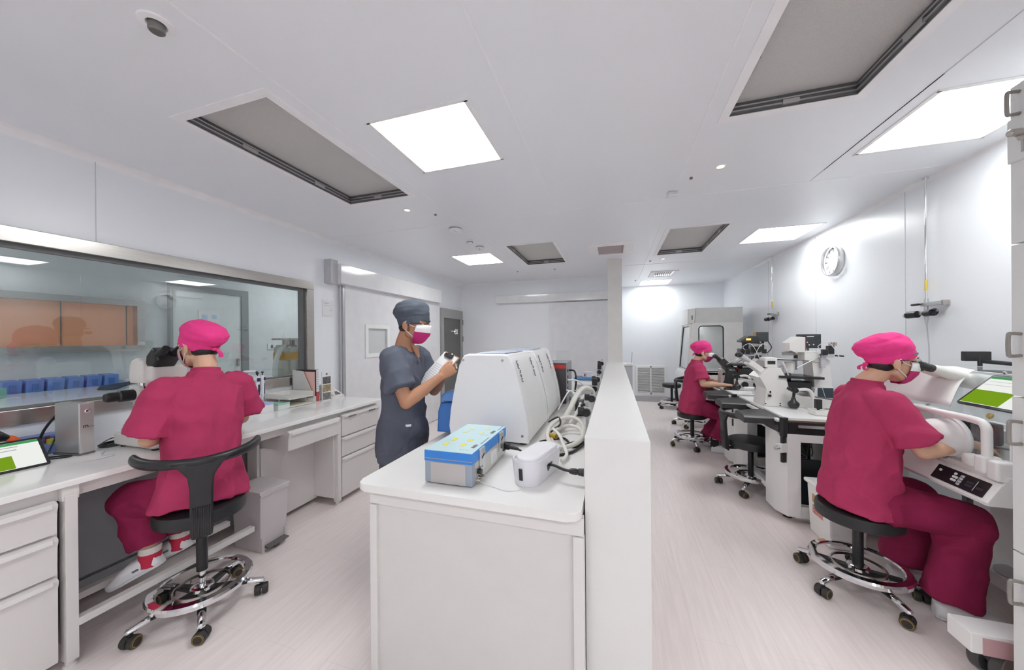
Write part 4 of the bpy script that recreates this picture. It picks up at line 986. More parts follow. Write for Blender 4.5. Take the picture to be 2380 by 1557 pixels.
for k, (x, y, z, lab) in enumerate(((-.26, 2.70, .0, 'small black power adapter under the hose arch'), (-.35, 3.12, 0, 'grey pump unit beside the dark tower'), (-.33, 2.95, .0, 'dark grey pump behind the thin white hoop'))):
    t = thing('pump', lab, 'pump', (x, y, ZT), group='small pumps and adapters beside the incubators')
    part('housing', MB().box((0, 0, .045), (.07, .09, .09), bev=.008), BLACK if k != 1 else GREYL, t)
    part('motor', MB().cyl((0, .02, .09), (0, .02, .12), .025, n=16).cyl((-.035, 0, .05), (-.055, 0, .05), .02, n=14), GREYD, t)
# cabinet behind the column
t = thing('equipment_cabinet', 'grey cabinet with white top peeking out right of the column base', 'cabinet', (.20, 6.9, 0))
part('body', MB().box((0, 0, .47), (.24, .45, .90)), GREYL, t)
part('worktop', MB().box((0, 0, .935), (.27, .5, .03), bev=.004), WHITE, t)
t = thing('test_tube_holder', 'thin white rod stand on the grey cabinet right of the column', 'stand', (.27, 6.8, .951))
part('base_plate', MB().box((0, 0, .006), (.09, .12, .012)), PLAS, t)
part('rod', MB().cyl((.04, 0, .01), (.05, 0, .2), .008, n=10).box((.05, 0, .2), (.02, .02, .04)), ALU, t)
# ================================================================== right side: microscope tables
TBW = mat('table_frame_white', (.74, .73, .72), .35, var=.01)
NAVYP = mat('dark_navy_panel', (.012, .016, .022), .35)
def microscope_table(label, x, y, L, group='white microscope tables with black armrests'):
    # local origin: left outer side, near face, floor; x to the wall, y away from the camera
    W_ = .78
    t = thing('microscope_table', label, 'table', (x, y, 0), group=group)
    part('tabletop', MB().box((.04+W_/2-.02, L/2, .806), (W_-.05, L-.05, .022), bev=.003), WHITE, t)
    part('edge_band', MB().box((.04+W_/2-.02, L/2, .79), (W_-.044, L-.044, .012)), mat('edge_brown', (.16, .11, .06), .5), t)
    part('upper_band', MB().box((.03+W_/2, .03, .74), (W_-.06, .05, .09)).box((.03, L/2, .735), (.05, L-.06, .075)), BLACK, t)
    part('metal_strip', MB().box((.06+W_/2, .0, .757), (W_-.12, .012, .02)), ALU, t)
    part('side_rail', MB().box((.02, L/2, .783), (.035, L-.1, .022), bev=.006).box((.012, L/2, .685), (.02, L-.1, .02), bev=.004), TBW, t)
    z0, z1 = .055, .695
    def leg(y0, y1):                                           # frame end facing the camera: octagonal column with an opening
        mb = MB()
        ch = [(0.045, z0), (0.0, z0+.05), (0.0, z1), (.045, z1)]
        poly = [(.05, y0), (.135, y0), (.135, y1), (.0, y1), (.0, y0+.10)]
        mb.prism(poly, (0, 0, z1-z0), (0, 0, z0), a=(1, 0, 0), b=(0, 1, 0), bev=.004)
        part('leg', mb, TBW, t)
        part('foot', MB().cyl((.10, (y0+y1)/2, 0), (.10, (y0+y1)/2, z0), .03, n=16), RUBB, t)
        part('leg', MB().box((W_-.06, (y0+y1)/2, (z0+z1)/2), (.10, y1-y0, z1-z0), bev=.004), TBW, t)
        part('cross_beam', MB().box((W_/2, y0+.03, z1-.03), (W_-.20, .05, .06)), TBW, t); part('cross_beam', MB().box((W_/2, y0+.03, z0+.04), (W_-.20, .05, .09)), TBW, t)
    leg(0, .26); leg(L-.24, L)
    part('long_beam', MB().box((.06, L/2, z0+.10), (.05, L-.5, .05)), TBW, t)
    part('dark_panel', MB().box((W_/2, .10, .30), (W_-.2, .02, .36)), NAVYP, t)
    part('inner_panel', MB().box((.30, L/2, .42), (.02, L-.5, .55)), NAVYP, t)
    part('corner_bracket', MB().box((.032, .012, .745), (.035, .05, .15), rot=rz(R(-62)), bev=.006).box((.032, .012, .58), (.022, .05, .22), rot=rz(R(-62)), bev=.005), BLACK, t)
    part('clamp', MB().box((.02, .012, .585), (.05, .07, .07), rot=rz(R(-62)), bev=.005).cyl((.0, .0, .585), (-.035, -.012, .585), .018, n=16, mi=1), [TBW, CHROME], t)
    for yy in (.10, L-.36):
        a = part('armrest', MB().loft([[V((xx, yy+y_, z)) for y_, z in ((0, .742), (.0, .785), (.03, .803), (.20+w, .803), (.235+w, .785), (.235+w, .742))] for xx, w in ((-.205, .0), (-.19, .01), (-.06, .10), (.045, .13))]), mat('armrest_black', (.045, .044, .046), .42), t)
    return t
microscope_table('near white microscope table with black armrests beside the stool with backrest', 1.225, 3.10, 1.06)
microscope_table('far white microscope table with black armrests where the far person works', 1.225, 4.23, 1.10)
def cablenest(label, x, y, z):
    mb = MB(); rnd = random.Random(3)
    for k in range(5):
        mb.tube([(x+rnd.uniform(-.08, .08), y+rnd.uniform(-.03, .03), z+rnd.uniform(-.1, .1)) for j in range(7)], .004, smooth=5, n=6)
    one('cable_nest', mb, BLACK, label, 'cables', (x, y, z-.12))
cablenest('tangled black cables hanging under the near microscope table', 1.44, 3.28, .565)

# inverted microscopes
MW = mat('microscope_white', (.80, .785, .76), .3, var=.008)
MG = mat('microscope_grey', (.30, .29, .275), .4)
OBJB = mat('objective_black', (.03, .03, .032), .35)
def stage_stack(t, x, y, z, white=False):
    part('stage', MB().box((x+.155, y, z), (.33, .27, .022), rot=ry(.02), bev=.003), OBJB, t)
    mb = MB().cyl((x+.10, y, z-.12), (x+.10, y, z-.01), .03, n=18).box((x+.15, y, z-.085), (.20, .18, .09), bev=.02)
    part('objective_turret', mb, OBJB, t)
    part('red_objective', MB().cyl((x+.055, y-.05, z-.07), (x+.055, y-.05, z-.03), .014, n=12), mat('objective_red', (.55, .03, .02), .4), t)
def manip(label, x, y, z, s=1., d=1):
    t = thing('micromanipulator', label, 'manipulator', (x, y, z), group='micromanipulators on the microscopes')
    part('mount', MB().box((0, 0, .06*s), (.03*s, .03*s, .12*s)).box((.03*d*s, 0, .11*s), (.09*s, .04*s, .035*s), bev=.004), GREYL, t)
    part('drive', MB().box((.055*d*s, 0, .16*s), (.04*s, .05*s, .07*s), bev=.004).box((.0, -.03*s, .14*s), (.04*s, .03*s, .05*s), bev=.004).cyl((.09*d*s, 0, .11*s), (.15*d*s, 0, .105*s), .007*s, n=10), OBJB, t)
    for k in range(3): part('screw_knob', MB().cyl((.055*d*s+.014*k, -.01*k, .195*s), (.055*d*s+.014*k, -.01*k, .225*s), .01*s, n=12), STEEL, t)
    part('pipette_holder', MB().cyl((-.02*d*s, 0, .10*s), (-.19*d*s, -.01, .0), .004*s, n=8).cyl((-.02*d*s, 0, .10*s), (.02*d*s, 0, .12*s), .010*s, n=10), CHROME, t)
    part('hose', MB().tube([(.02*d*s, 0, .13*s), (-.04*d*s, -.02, .19*s), (.03*d*s, -.04, .22*s), (.10*d*s, -.05, .08*s), (.11*d*s, -.05, -.06*s)], .003, smooth=6, n=6), PLAS, t)
    return t
def joystick(label, x, y, z, m):
    t = thing('joystick', label, 'joystick', (x, y, z), group='hanging joystick controllers')
    part('arm', MB().tube([(.14, .02, 0), (.13, .02, .12), (.09, .01, .17), (.0, 0, .165)], .014, n=10, smooth=5), m, t)
    part('pivot', MB().cyl((-.01, -.03, .165), (-.01, .03, .165), .022, n=16).cyl((-.05, -.02, .175), (-.03, 0, .17), .014, n=12).cyl((-.05, .03, .18), (-.03, .02, .17), .012, n=12), OBJB, t)
    part('stick', MB().cap((-.01, 0, .15), .012, (-.015, 0, .09), .009).lathe([(.001, -.05), (.03, -.045), (.042, -.02), (.040, .0), (.02, .02), (.012, .05)], (-.015, 0, .055), n=22), OBJB, t)
    part('base', MB().box((.14, .02, -.0), (.10, .1, .02), bev=.004), m, t)
    return t
# near white inverted microscope
mx, my, mz = 1.29, 3.58, .817
t = thing('inverted_microscope', 'large white inverted microscope on the near microscope table', 'microscope', (mx, my, mz))
body = [(.0, .0), (.035, .155), (.012, .21), (-.035, .262), (.05, .352), (.135, .352), (.185, .25), (.195, .14), (.22, .12), (.30, .10), (.38, .09), (.38, .18), (.52, .19), (.56, .02), (.56, 0)]
part('body', MB().prism(body, (0, .24, 0), (0, 0, 0), bev=.008, seg=2), MW, t)
part('pillar', MB().prism([(.40, .18), (.40, .40), (.33, .48), (.42, .50), (.52, .42), (.54, .18)], (0, .16, 0), (0, .05, 0), bev=.008), MW, t)
part('lamp_house', MB().prism([(.215, .50), (.26, .50), (.26, .49), (.335, .49), (.335, .625), (.285, .63), (.215, .575)], (0, .15, 0), (0, .03, 0), bev=.008), MW, t)
part('lamp_red_edge', MB().box((.337, .035, .56), (.004, .008, .11)), mat('edge_red', (.35, .03, .03), .5), t)
part('lamp_arm', MB().prism([(.33, .50), (.33, .42), (.44, .40), (.46, .44), (.40, .50)], (0, .12, 0), (0, .04, 0), bev=.006), MW, t)
part('condenser', MB().cyl((.24, .11, .30), (.24, .11, .40), .045, n=22), MW, t); part('field_lens', MB().cyl((.24, .11, .46), (.24, .11, .49), .05, n=22), MG, t)
part('condenser_plate', MB().cyl((.21, .10, .418), (.21, .10, .426), .088, n=28).cyl((.21, .10, .426), (.21, .10, .430), .086, n=28, mi=1), [OBJB, PLAS], t)
part('condenser_focus', MB().cyl((.235, .11, .27), (.235, .11, .345), .022, n=18), MG, t)
part('tilt_lever', MB().cap((.16, .02, .40), .008, (.22, .06, .27), .006), PLAS, t)
stage_stack(t, .13, .12, .268)
part('top_port', MB().box((.08, .1, .395), (.10, .12, .09), bev=.01).box((.08, .039, .395), (.06, .004, .03), mi=1), [MW, OBJB], t)
part('binocular_head', MB().box((-.03, .12, .355), (.13, .15, .05), rot=ry(R(38)), bev=.008).box((.0, .12, .385), (.075, .12, .055), rot=ry(R(38)), bev=.006, mi=1), [MW, MG], t)
for y in (.085, .155):
    part('eyepiece', MB().lathe([(.017, 0), (.017, .05), (.021, .052), (.021, .085), (.016, .09)], (-.07, y, .40), (-.80, 0, .60), n=18), GREYL, t)
    part('eyecup', MB().lathe([(.021, .0), (.024, .015), (.020, .028), (.001, .02)], (-.142, y, .454), (-.80, 0, .60), n=18), OBJB, t)
part('blue_panel', MB().box((.46, -.003, .14), (.11, .004, .085)).box((.447, -.0055, .14), (.003, .002, .085), rot=ry(-.25), mi=1), [mat('panel_slate', (.05, .065, .085), .3), PLAS], t)
for x, z in ((.018, .025), (.13, .03), (.13, .012), (.055, .125), (.055, .135)): part('screw_hole', MB().cyl((x, -.002, z), (x, .002, z), .006, n=12), BLACK, t)
part('switch_block', MB().box((.045, -.012, .10), (.02, .02, .02)), OBJB, t)
t = thing('control_monitor', 'dark control box with small knobs mounted behind the white microscope head', 'monitor', (1.79, 3.93, mz))
part('housing', MB().box((0, 0, .585), (.19, .03, .135), bev=.004), mat('monitor_slate', (.05, .055, .06), .35), t)
part('post', MB().cyl((0, .02, 0), (0, .02, .56), .014, n=14).box((0, .02, .006), (.1, .08, .012)), GREYD, t)
for x, z in ((-.02, .575), (-.005, .55), (.03, .553)): part('knob', MB().cyl((x, -.015, z), (x, -.026, z), .006, n=10), CHROME, t)
part('printed_name', MB().box((.01, -.0155, .63), (.055, .001, .007)), PLAS, t)
manip('manipulator with black drive right of the white microscope stage', 1.74, 3.60, 1.17, 1., 1)
manip('small manipulator behind the white microscope stage', 1.66, 3.88, 1.13, .9, 1)
joystick('black-knobbed joystick hanging from a white arm before the white microscope', 1.50, 3.50, .818, MW)
t = thing('joystick_box', 'small white box with a black upright knob near the table edge', 'controller', (1.60, 3.30, .818))
part('base', MB().box((0, 0, .018), (.16, .11, .036), bev=.006), MW, t)
part('knob', MB().box((-.03, .01, .085), (.04, .04, .075), bev=.004).cyl((-.03, .01, .03), (-.03, .01, .06), .008), OBJB, t)
one('keyboard', MB().box((1.80, 3.42, .826), (.22, .13, .018), bev=.004).box((1.80, 3.42, .837), (.20, .11, .006)), OBJB, 'black keyboard on the near microscope table behind the right person', 'keyboard', (1.80, 3.42, .818), smooth=30)
one('cable', MB().tube([(1.63, 3.52, .93), (1.72, 3.48, .92), (1.82, 3.44, .90), (1.92, 3.42, .86)], .006, smooth=6), GREYD, 'grey cable sloping down from the joystick arm of the near table', 'cable', (1.75, 3.46, .86))

# far black inverted microscope
bx, by, bz = 1.33, 4.85, .817
t = thing('inverted_microscope', 'black inverted microscope used by the far person', 'microscope', (bx, by, bz))
MK = mat('microscope_black', (.035, .036, .038), .38)
part('body', MB().prism([(.0, 0), (.02, .19), (-.01, .25), (.09, .26), (.14, .14), (.30, .12), (.42, .14), (.42, 0)], (0, .2, 0), (0, -.1, 0), bev=.01), MK, t)
part('binocular_tube', MB().prism([(-.01, .25), (-.075, .33), (-.02, .37), (.09, .26)], (0, .13, 0), (0, -.065, 0), bev=.01), MK, t)
text('maker_name', 'Nikon', .026, (.055, -.1015, .225), (pi/2, 0, 0), PLAS, t)
for y in (-.033, .033): part('eyepiece', MB().lathe([(.018, 0), (.018, .05), (.022, .055), (.022, .08), (.017, .085)], (-.05, y, .345), (-.76, 0, .65), n=16), MK, t)
part('pillar', MB().box((.35, 0, .33), (.08, .14, .46), bev=.01), MK, t)
part('lamp_house', MB().prism([(.16, .565), (.20, .56), (.36, .55), (.36, .64), (.25, .645), (.16, .585)], (0, .16, 0), (0, -.08, 0), bev=.008), MK, t)
part('lamp_window', MB().box((.24, -.082, .60), (.05, .004, .022)), emitmat('amber_lamp', (1., .52, .08), 1.1), t)
part('condenser', MB().cyl((.23, 0, .40), (.23, 0, .56), .035, n=18).box((.24, 0, .45), (.16, .14, .07), bev=.01), OBJB, t)
stage_stack(t, .07, 0, .285)
t = thing('control_monitor', 'small dark square monitor with an orange edge behind the black microscope', 'monitor', (1.76, 4.92, bz))
part('housing', MB().box((0, 0, .63), (.14, .03, .12), bev=.003), mat('monitor_slate', (.05, .055, .06), .35), t)
part('orange_edge', MB().box((-.075, -.002, .635), (.02, .03, .10)), mat('edge_orange', (.42, .24, .03), .4), t)
part('post', MB().cyl((.02, .02, 0), (.02, .02, .60), .014, n=12).box((.02, .02, .006), (.1, .08, .012)), OBJB, t)
part('cable', MB().tube([(.07, 0, .57), (.10, -.01, .50), (.06, -.02, .44), (.02, -.02, .42)], .006, smooth=6), OBJB, t)
manip('cluttered manipulator left of the black microscope condenser', 1.50, 4.62, 1.12, 1.1, 1)
manip('manipulator behind the black microscope stage', 1.70, 5.02, 1.10, 1.1, 1)
manip('manipulator with thin hoses before the black microscope pillar', 1.66, 4.60, 1.14, 1.0, -1)
joystick('joystick beside the far person\'s hand before the black microscope', 1.40, 4.58, .818, MW)
joystick('second joystick right of the far person\'s hand on the far table', 1.58, 4.50, .818, MW)
t = thing('injector', 'white microinjector with dark round knobs on the far table', 'injector', (1.52, 4.64, .818))
part('housing', MB().prism([(-.13, 0), (.16, 0), (.14, .10), (-.05, .13), (-.13, .12)], (0, .14, 0), (0, -.07, 0), bev=.008), MW, t)
for x in (-.06, .06): part('knob', MB().cyl((x, -.07, .07), (x, -.095, .07), .034, n=20), OBJB, t)
part('hose', MB().tube([(.10, -.08, .04), (.13, -.09, .10), (.08, -.09, .15), (-.02, -.08, .15)], .008, smooth=6), PLAS, t)
t = thing('injector', 'upright white injector panel with small black levers beside the far person', 'injector', (1.36, 4.95, .818))
part('housing', MB().box((0, 0, .11), (.12, .14, .22), bev=.012), MW, t)
for x, z in ((-.03, .16), (.03, .14), (-.02, .06)): part('lever', MB().box((x, -.075, z), (.02, .012, .03), rot=ry(.5)), OBJB, t)
t = thing('handle_bar', 'white and black cylindrical injector syringe lying on the far table edge', 'syringe', (1.44, 4.34, .818))
part('support', MB().box((.05, 0, .02), (.04, .05, .04)), PLAS, t)
part('barrel', MB().cyl((-.06, 0, .055), (.04, 0, .055), .018, n=16).cyl((.04, 0, .055), (.27, 0, .055), .022, n=16, mi=1), [PLAS, OBJB], t)
part('block', MB().box((.18, .01, .02), (.16, .08, .04), bev=.006), OBJB, t)
one('computer_mouse', MB().ell([((1.30, 4.60, .818), (1, 0, 0), .05, (0, 1, 0), .032), ((1.30, 4.60, .835), (1, 0, 0), .045, (0, 1, 0), .028), ((1.30, 4.60, .842), (1, 0, 0), .02, (0, 1, 0), .012)], n=20), OBJB, 'dark computer mouse under the far person\'s right hand', 'mouse', (1.30, 4.60, .818))
one('draped_cover', MB().ell([((1.62, 4.74, .818), (1, 0, 0), .08, (0, 1, 0), .03), ((1.62, 4.74, .84), (1, 0, 0), .10, (0, 1, 0), .035), ((1.60, 4.74, .88), (1, 0, 0), .05, (0, 1, 0), .02)], n=16), PLAS, 'crumpled pale sheet on the far table behind the joysticks', 'sheet', (1.62, 4.74, .818))
# biosafety cabinet at the back
hx, hy = 0, 6.5
t = thing('biosafety_cabinet', 'tall white workstation hood with sloped front and side windows at the back', 'fume hood', (1.6, 6.9, 0))
def hq(pts): return [(x-1.6, z) for x, z in pts]
HW = mat('hood_white', (.74, .73, .71), .35); HG = mat('hood_grey', (.62, .615, .60), .4)
part('upper_body', MB().prism(hq([(1.36, 1.955), (2.06, 1.955), (2.06, 1.70), (1.34, 1.70)]), (0, .8, 0), (0, -.4, 0), bev=.004), HG, t)
part('front_box', MB().prism(hq([(1.235, 1.94), (1.37, 1.955), (1.345, 1.70), (1.235, 1.68)]), (0, .76, 0), (0, -.385, 0), bev=.02, seg=3), HW, t)
part('latch', MB().box((-.30, -.388, 1.79), (.02, .012, .075)), GREYD, t)
wx0, wx1, wz0, wz1 = 1.40, 1.77, .86, 1.64
mb = MB()
for a, b, c, d in ((1.345, wx0, .80, 1.70), (wx1, 2.06, .80, 1.70), (wx0, wx1, wz1, 1.70), (wx0, wx1, .80, wz0)):
    mb.box(((a+b)/2-1.6, -.385, (c+d)/2), (b-a, .03, d-c))
mb.prism(hq([(1.345, 1.70), (1.345, .80), (1.22, .80), (1.30, 1.70)]), (0, .03, 0), (0, -.40, 0)).box((.45, 0, 1.25), (.02, .74, .9)).box((.1, .385, 1.25), (.70, .03, .9))
part('side_panel', mb, HW, t)
part('side_window', MB().prism([(x+(wx0+wx1)/2-1.6, z+(wz0+wz1)/2) for x, z in rrect(wx1-wx0, wz1-wz0, .05, 5)], (0, .006, 0), (0, -.385, 0)), glassmat('hood_glass', (.80, .82, .84), 1.5), t)
rr = [(x+(wx0+wx1)/2-1.6, -.40, z+(wz0+wz1)/2) for x, z in rrect(wx1-wx0, wz1-wz0, .05, 5)]
part('window_gasket', MB().tube(rr, .009, n=6, closed=True), BLACK, t)
fr = [V((-.385+.07*v, u, 1.65-.80*(1-v))) for u, v in ((-.34, 1), (.34, 1), (.34, 0), (-.34, 0))]
part('front_window', MB().face([(-.30-.005, -.34, 1.64), (-.30-.005, .34, 1.64), (-.375, .34, .88), (-.375, -.34, .88)]), glassmat('hood_glass', (.80, .82, .84), 1.5), t)
part('front_gasket', MB().tube([(-.305, -.34, 1.64), (-.305, .34, 1.64), (-.375, .34, .88), (-.375, -.34, .88)], .01, n=6, closed=True), BLACK, t)
for yy in (-.37, .37): part('front_frame', MB().box((-.345, yy, 1.25), (.05, .05, .86), rot=ry(R(5))), HW, t)
part('work_ledge', MB().prism(hq([(1.15, .70), (1.15, .78), (1.20, .85), (2.06, .85), (2.06, .70)]), (0, .8, 0), (0, -.4, 0), bev=.01), HW, t)
part('added_fill_glow', MB().box((-.05, 0, 1.69), (.2, .6, .01)), emitmat('hood_fill_emission', (1, 1, 1), 2.5), t)  # added glowing sheet that lightens the hood interior behind its windows
part('stand', MB().box((.28, -.35, .35), (.62, .06, .70)).box((-.05, .33, .35), (.6, .06, .70)).box((.40, 0, .35), (.1, .7, .70)), HW, t)

# white pedal bin with stickers between near table and isolator
t = thing('pedal_bin', 'white pedal bin with orange-red stickers behind the right stool', 'bin', (1.49, 2.93, 0))
part('body', MB().box((0, 0, .18), (.20, .25, .36), taper=(1.12, 1.12), bev=.02), WHITE, t)
part('lid', MB().box((0, 0, .372), (.25, .31, .03), bev=.012), WHITE, t)
part('pedal', MB().box((-.08, -.12, .05), (.05, .05, .012)), GREYL, t)
for z, m in ((.27, mat('sticker_orange', (.60, .33, .14), .5, var=.4, scale=90)), (.19, mat('sticker_red', (.62, .25, .20), .5, var=.5, scale=90))): part('sticker', MB().box((-.1085+.0-(z-.2)*.03, .0, z), (.002, .12, .06), rot=ry(-.033)), m, t)

# ================================================================== isolator workstation on the right
IX, IY = 1.55, 2.0
t = thing('isolator_workstation', 'white wheeled workstation with clear chamber and control panel at the right', 'workstation', (1.85, 2.45, 0))
def iq(x, y, z): return (x-1.85, y-2.45, z)
YF = 2.98
part('worktop', MB().prism([(1.615-1.85, .83), (2.20-1.85, .83), (2.20-1.85, .70), (1.555-1.85, .70), (1.55-1.85, .715), (1.597-1.85, .80), (1.615-1.85, .803)], (0, YF-IY, 0), (0, IY-2.45, 0), bev=.006), WHITE, t)
n = V((-.085, 0, .047)).normalized(); ax = V((0, -1, 0)); ay = V((.047, 0, .085)).normalized()
pc = V(iq(1.5735, 2.155, .7575))
cp = part('control_panel', MB().prism([(x, y) for x, y in rrect(.25, .074, .004, 2)], n*.004, pc, a=ax, b=ay), mat('control_panel_black', (.018, .018, .022), .25), t)
def on(x, y, h=.005): return pc+ax*x*.86+ay*y+n*h
for k, (x, y) in enumerate(((-.115, .012), (-.03, -.012), (-.03, .004), (-.03, .02), (-.015, -.012), (-.015, .004))):
    part('button', MB().lathe([(.0065, 0), (.006, .003), (.001, .003)], on(x, y, .004), n, n=14), PLAS, cp)
for k in range(4): part('key', MB().prism(rrect(.012, .011, .002, 2), n*.002, on(.012, -.022+.014*k, .004), a=ax, b=ay), GREYL, cp)
for x, y in ((.06, .005), (.06, -.01), (.115, -.005)): part('digit_display', MB().prism(rrect(.03, .011, .002, 2), n*.001, on(x, y, .004), a=ax, b=ay), mat('display_dim', (.05, .05, .06), .2), cp)
part('panel_line', MB().prism(rrect(.002, .05, .0005, 1), n*.001, on(.09, 0, .004), a=ax, b=ay).prism(rrect(.002, .05, .0005, 1), n*.001, on(.0, 0, .004), a=ax, b=ay), GREYL, cp)
part('end_handle', MB().prism([(0, 0), (.12, 0), (.12, -.05), (.07, -.022), (0, -.03)], (0, .02, 0), iq(1.66, IY-.02, .745), bev=.003), BLACK, t)
part('knob', MB().sph(iq(1.60, 2.27, .835), .012), GREYD, t)
# clear chamber
ch = part('chamber_front', MB().box(iq(1.65, 2.115, .945), (.006, .17, .21)).box(iq(1.65, 2.685, .945), (.006, .57, .21)).box(iq(1.65, 2.3, 1.04), (.006, .20, .02)).box(iq(1.65, 2.5, .84), (.012, .94, .02)), ACRY, t)
part('chamber_slope', MB().prism([(0, 0), (.20, .20), (.196, .204), (-.004, .004)], (0, .94, 0), iq(1.65, 2.03, 1.05)), ACRY, t)
sd = [(1.65, .83), (2.18, .83), (2.18, 1.25), (1.85, 1.25), (1.65, 1.05)]
part('chamber_side', MB().prism([(x-1.85, z) for x, z in sd], (0, .006, 0), (0, 2.03-2.45, 0)), ACRY, t)
part('chamber_side', MB().prism([(x-1.85, z) for x, z in sd], (0, .006, 0), (0, 2.96-2.45, 0)), ACRY, t)
part('chamber_top', MB().box(iq(2.015, 2.5, 1.253), (.34, .94, .006)), ACRY, t)
part('chamber_edge', MB().tube([iq(1.65, 2.03, z) for z in (.83, 1.05)], .005, n=6).tube([iq(1.65, 2.03, 1.05), iq(1.85, 2.03, 1.25)], .004, n=6).tube([iq(1.85, 2.03, 1.25), iq(2.18, 2.03, 1.25)], .004, n=6).tube([iq(1.65, 2.03, 1.052), iq(1.65, 2.97, 1.052)], .004, n=6).tube([iq(1.85, 2.03, 1.253), iq(1.85, 2.97, 1.253)], .004, n=6), mat('acrylic_edge', (.80, .82, .82), .2), t)
for x, y, z in ((1.85, 2.10, 1.257), (1.85, 2.30, 1.257), (1.85, 2.6, 1.257), (1.70, 2.42, 1.105), (1.70, 2.62, 1.105), (1.66, 2.45, 1.062)): part('bolt', MB().lathe([(.007, 0), (.007, .008), (.004, .011)], iq(x, y, z), (-.5, 0, 1), n=10), STEEL, t)
part('base_plate', MB().box(iq(1.90, 2.5, .833), (.55, .96, .006)), mat('chamber_floor', (.60, .60, .60), .3), t)
part('heated_plate', MB().box(iq(1.84, 2.32, .842), (.22, .3, .012), bev=.002), STEEL, t)
part('back_bar', MB().box(iq(2.12, 2.5, .87), (.04, .94, .07)), WHITE, t)
part('inner_column', MB().box(iq(2.12, 2.36, 1.0), (.06, .14, .20)).box(iq(2.085, 2.36, .95), (.012, .10, .10), mi=1), [mat('column_pinkish', (.55, .48, .47), .4), GREYD], t)
part('dark_disc', MB().cyl(iq(2.06, 2.12, .85), (iq(2.06, 2.12, .95)), .07, n=28).cyl(iq(2.0, 2.08, .85), iq(2.0, 2.08, .89), .025, n=18, mi=1), [GREYD, PLAS], t)
# round sleeve port
pr = ring([(.088, -.012), (.105, -.010), (.108, .0), (.105, .010), (.088, .012)], 48)
bmesh.ops.transform(pr.bm, matrix=M.Translation(V(iq(1.645, 2.30, .925))) @ M.Rotation(pi/2, 4, 'Y') , verts=pr.bm.verts[:])
part('port_ring', pr, PLAS, t)
sl = ring([(.094, 0), (.094, .02), (.088, .07), (.070, .10), (.052, .115), (.048, .115), (.066, .095), (.083, .068), (.088, 0)], 40)
for v in sl.bm.verts:
    a = math.atan2(v.co.y, v.co.x); v.co.xy = v.co.xy*(1+.035*sin(a*9)*(v.co.z/.115))
bmesh.ops.transform(sl.bm, matrix=M.Translation(V(iq(1.643, 2.30, .925))) @ M.Rotation(-pi/2, 4, 'Y'), verts=sl.bm.verts[:])
part('sleeve', sl, mat('sleeve_fabric', (.80, .78, .775), .6), t)
# tube frame with clamp
part('arm_frame', MB().tube([iq(1.615, 2.60, 1.045), iq(1.615, 2.3, 1.05), iq(1.615, 2.13, 1.05), iq(1.615, 2.09, 1.03), iq(1.615, 2.085, .98), iq(1.615, 2.085, .84)], .017, n=12, smooth=5), WHITE, t)
part('frame_clamp', MB().box(iq(1.62, 2.085, .86), (.07, .05, .08), bev=.012, seg=3).box(iq(1.625, 2.16, .855), (.06, .06, .06), bev=.02, seg=3).box(iq(1.63, 2.035, .85), (.08, .05, .09), bev=.012, seg=3), WHITE, t)
part('brass_stud', MB().lathe([(.014, 0), (.013, .006), (.006, .009)], iq(1.655, 2.12, 1.075), (-1, 0, .4), n=16), mat('stud_brass', (.42, .33, .12), .35, metal=.5), t)
# wheeled base
part('base_arm', MB().box(iq(1.78, 1.955, .16), (.72, .11, .085), bev=.006).box(iq(1.785, 1.8985, .155), (.66, .004, .07), mi=1), [WHITE, mat('pink_face', (.58, .36, .37), .45)], t)  # thin slab colours the near face of this arm pink
part('base_arm', MB().box(iq(1.85, 3.08, .16), (.62, .11, .085), bev=.006), WHITE, t)
part('rear_beam', MB().box(iq(2.02, 2.5, .16), (.22, 1.05, .07), bev=.006), WHITE, t)
part('mount_plate', MB().cyl(iq(2.02, 2.42, .196), iq(2.02, 2.42, .202), .10, n=32), GREYL, t)
part('lift_column', MB().box(iq(2.08, 2.5, .46), (.10, .22, .56), bev=.006).box(iq(2.08, 2.80, .46), (.03, .03, .56), mi=1), [WHITE, GREYD], t)
for x, y in ((1.535, 1.965), (1.665, 3.08), (2.06, 1.965), (2.06, 3.08)):
    k = part('caster', MB().cyl(iq(x, y, .07), iq(x, y, .122), .02, n=14).box(iq(x, y, .075), (.05, .03, .04), bev=.01), ALU, t)
    w = MB(); dirv = V((.45, -.89, 0)) if y < 2.5 else V((.9, -.4, 0))
    for s_ in (-1, 1):
        c0 = V(iq(x, y, .062))+dirv*(.012*s_)
        w.lathe([(.02, 0), (.056, .0), (.062, .006), (.062, .028), (.055, .036)], c0, dirv*s_, n=30, caps=False)
        w.lathe([(.056, .034), (.05, .038), (.048, .0365), (.001, .0365)], c0, dirv*s_, n=30, caps=False, mi=1)
    part('wheel', w, [mat('wheel_dark', (.07, .07, .068), .35), mat('wheel_disc_brown', (.24, .19, .17), .4)], k)
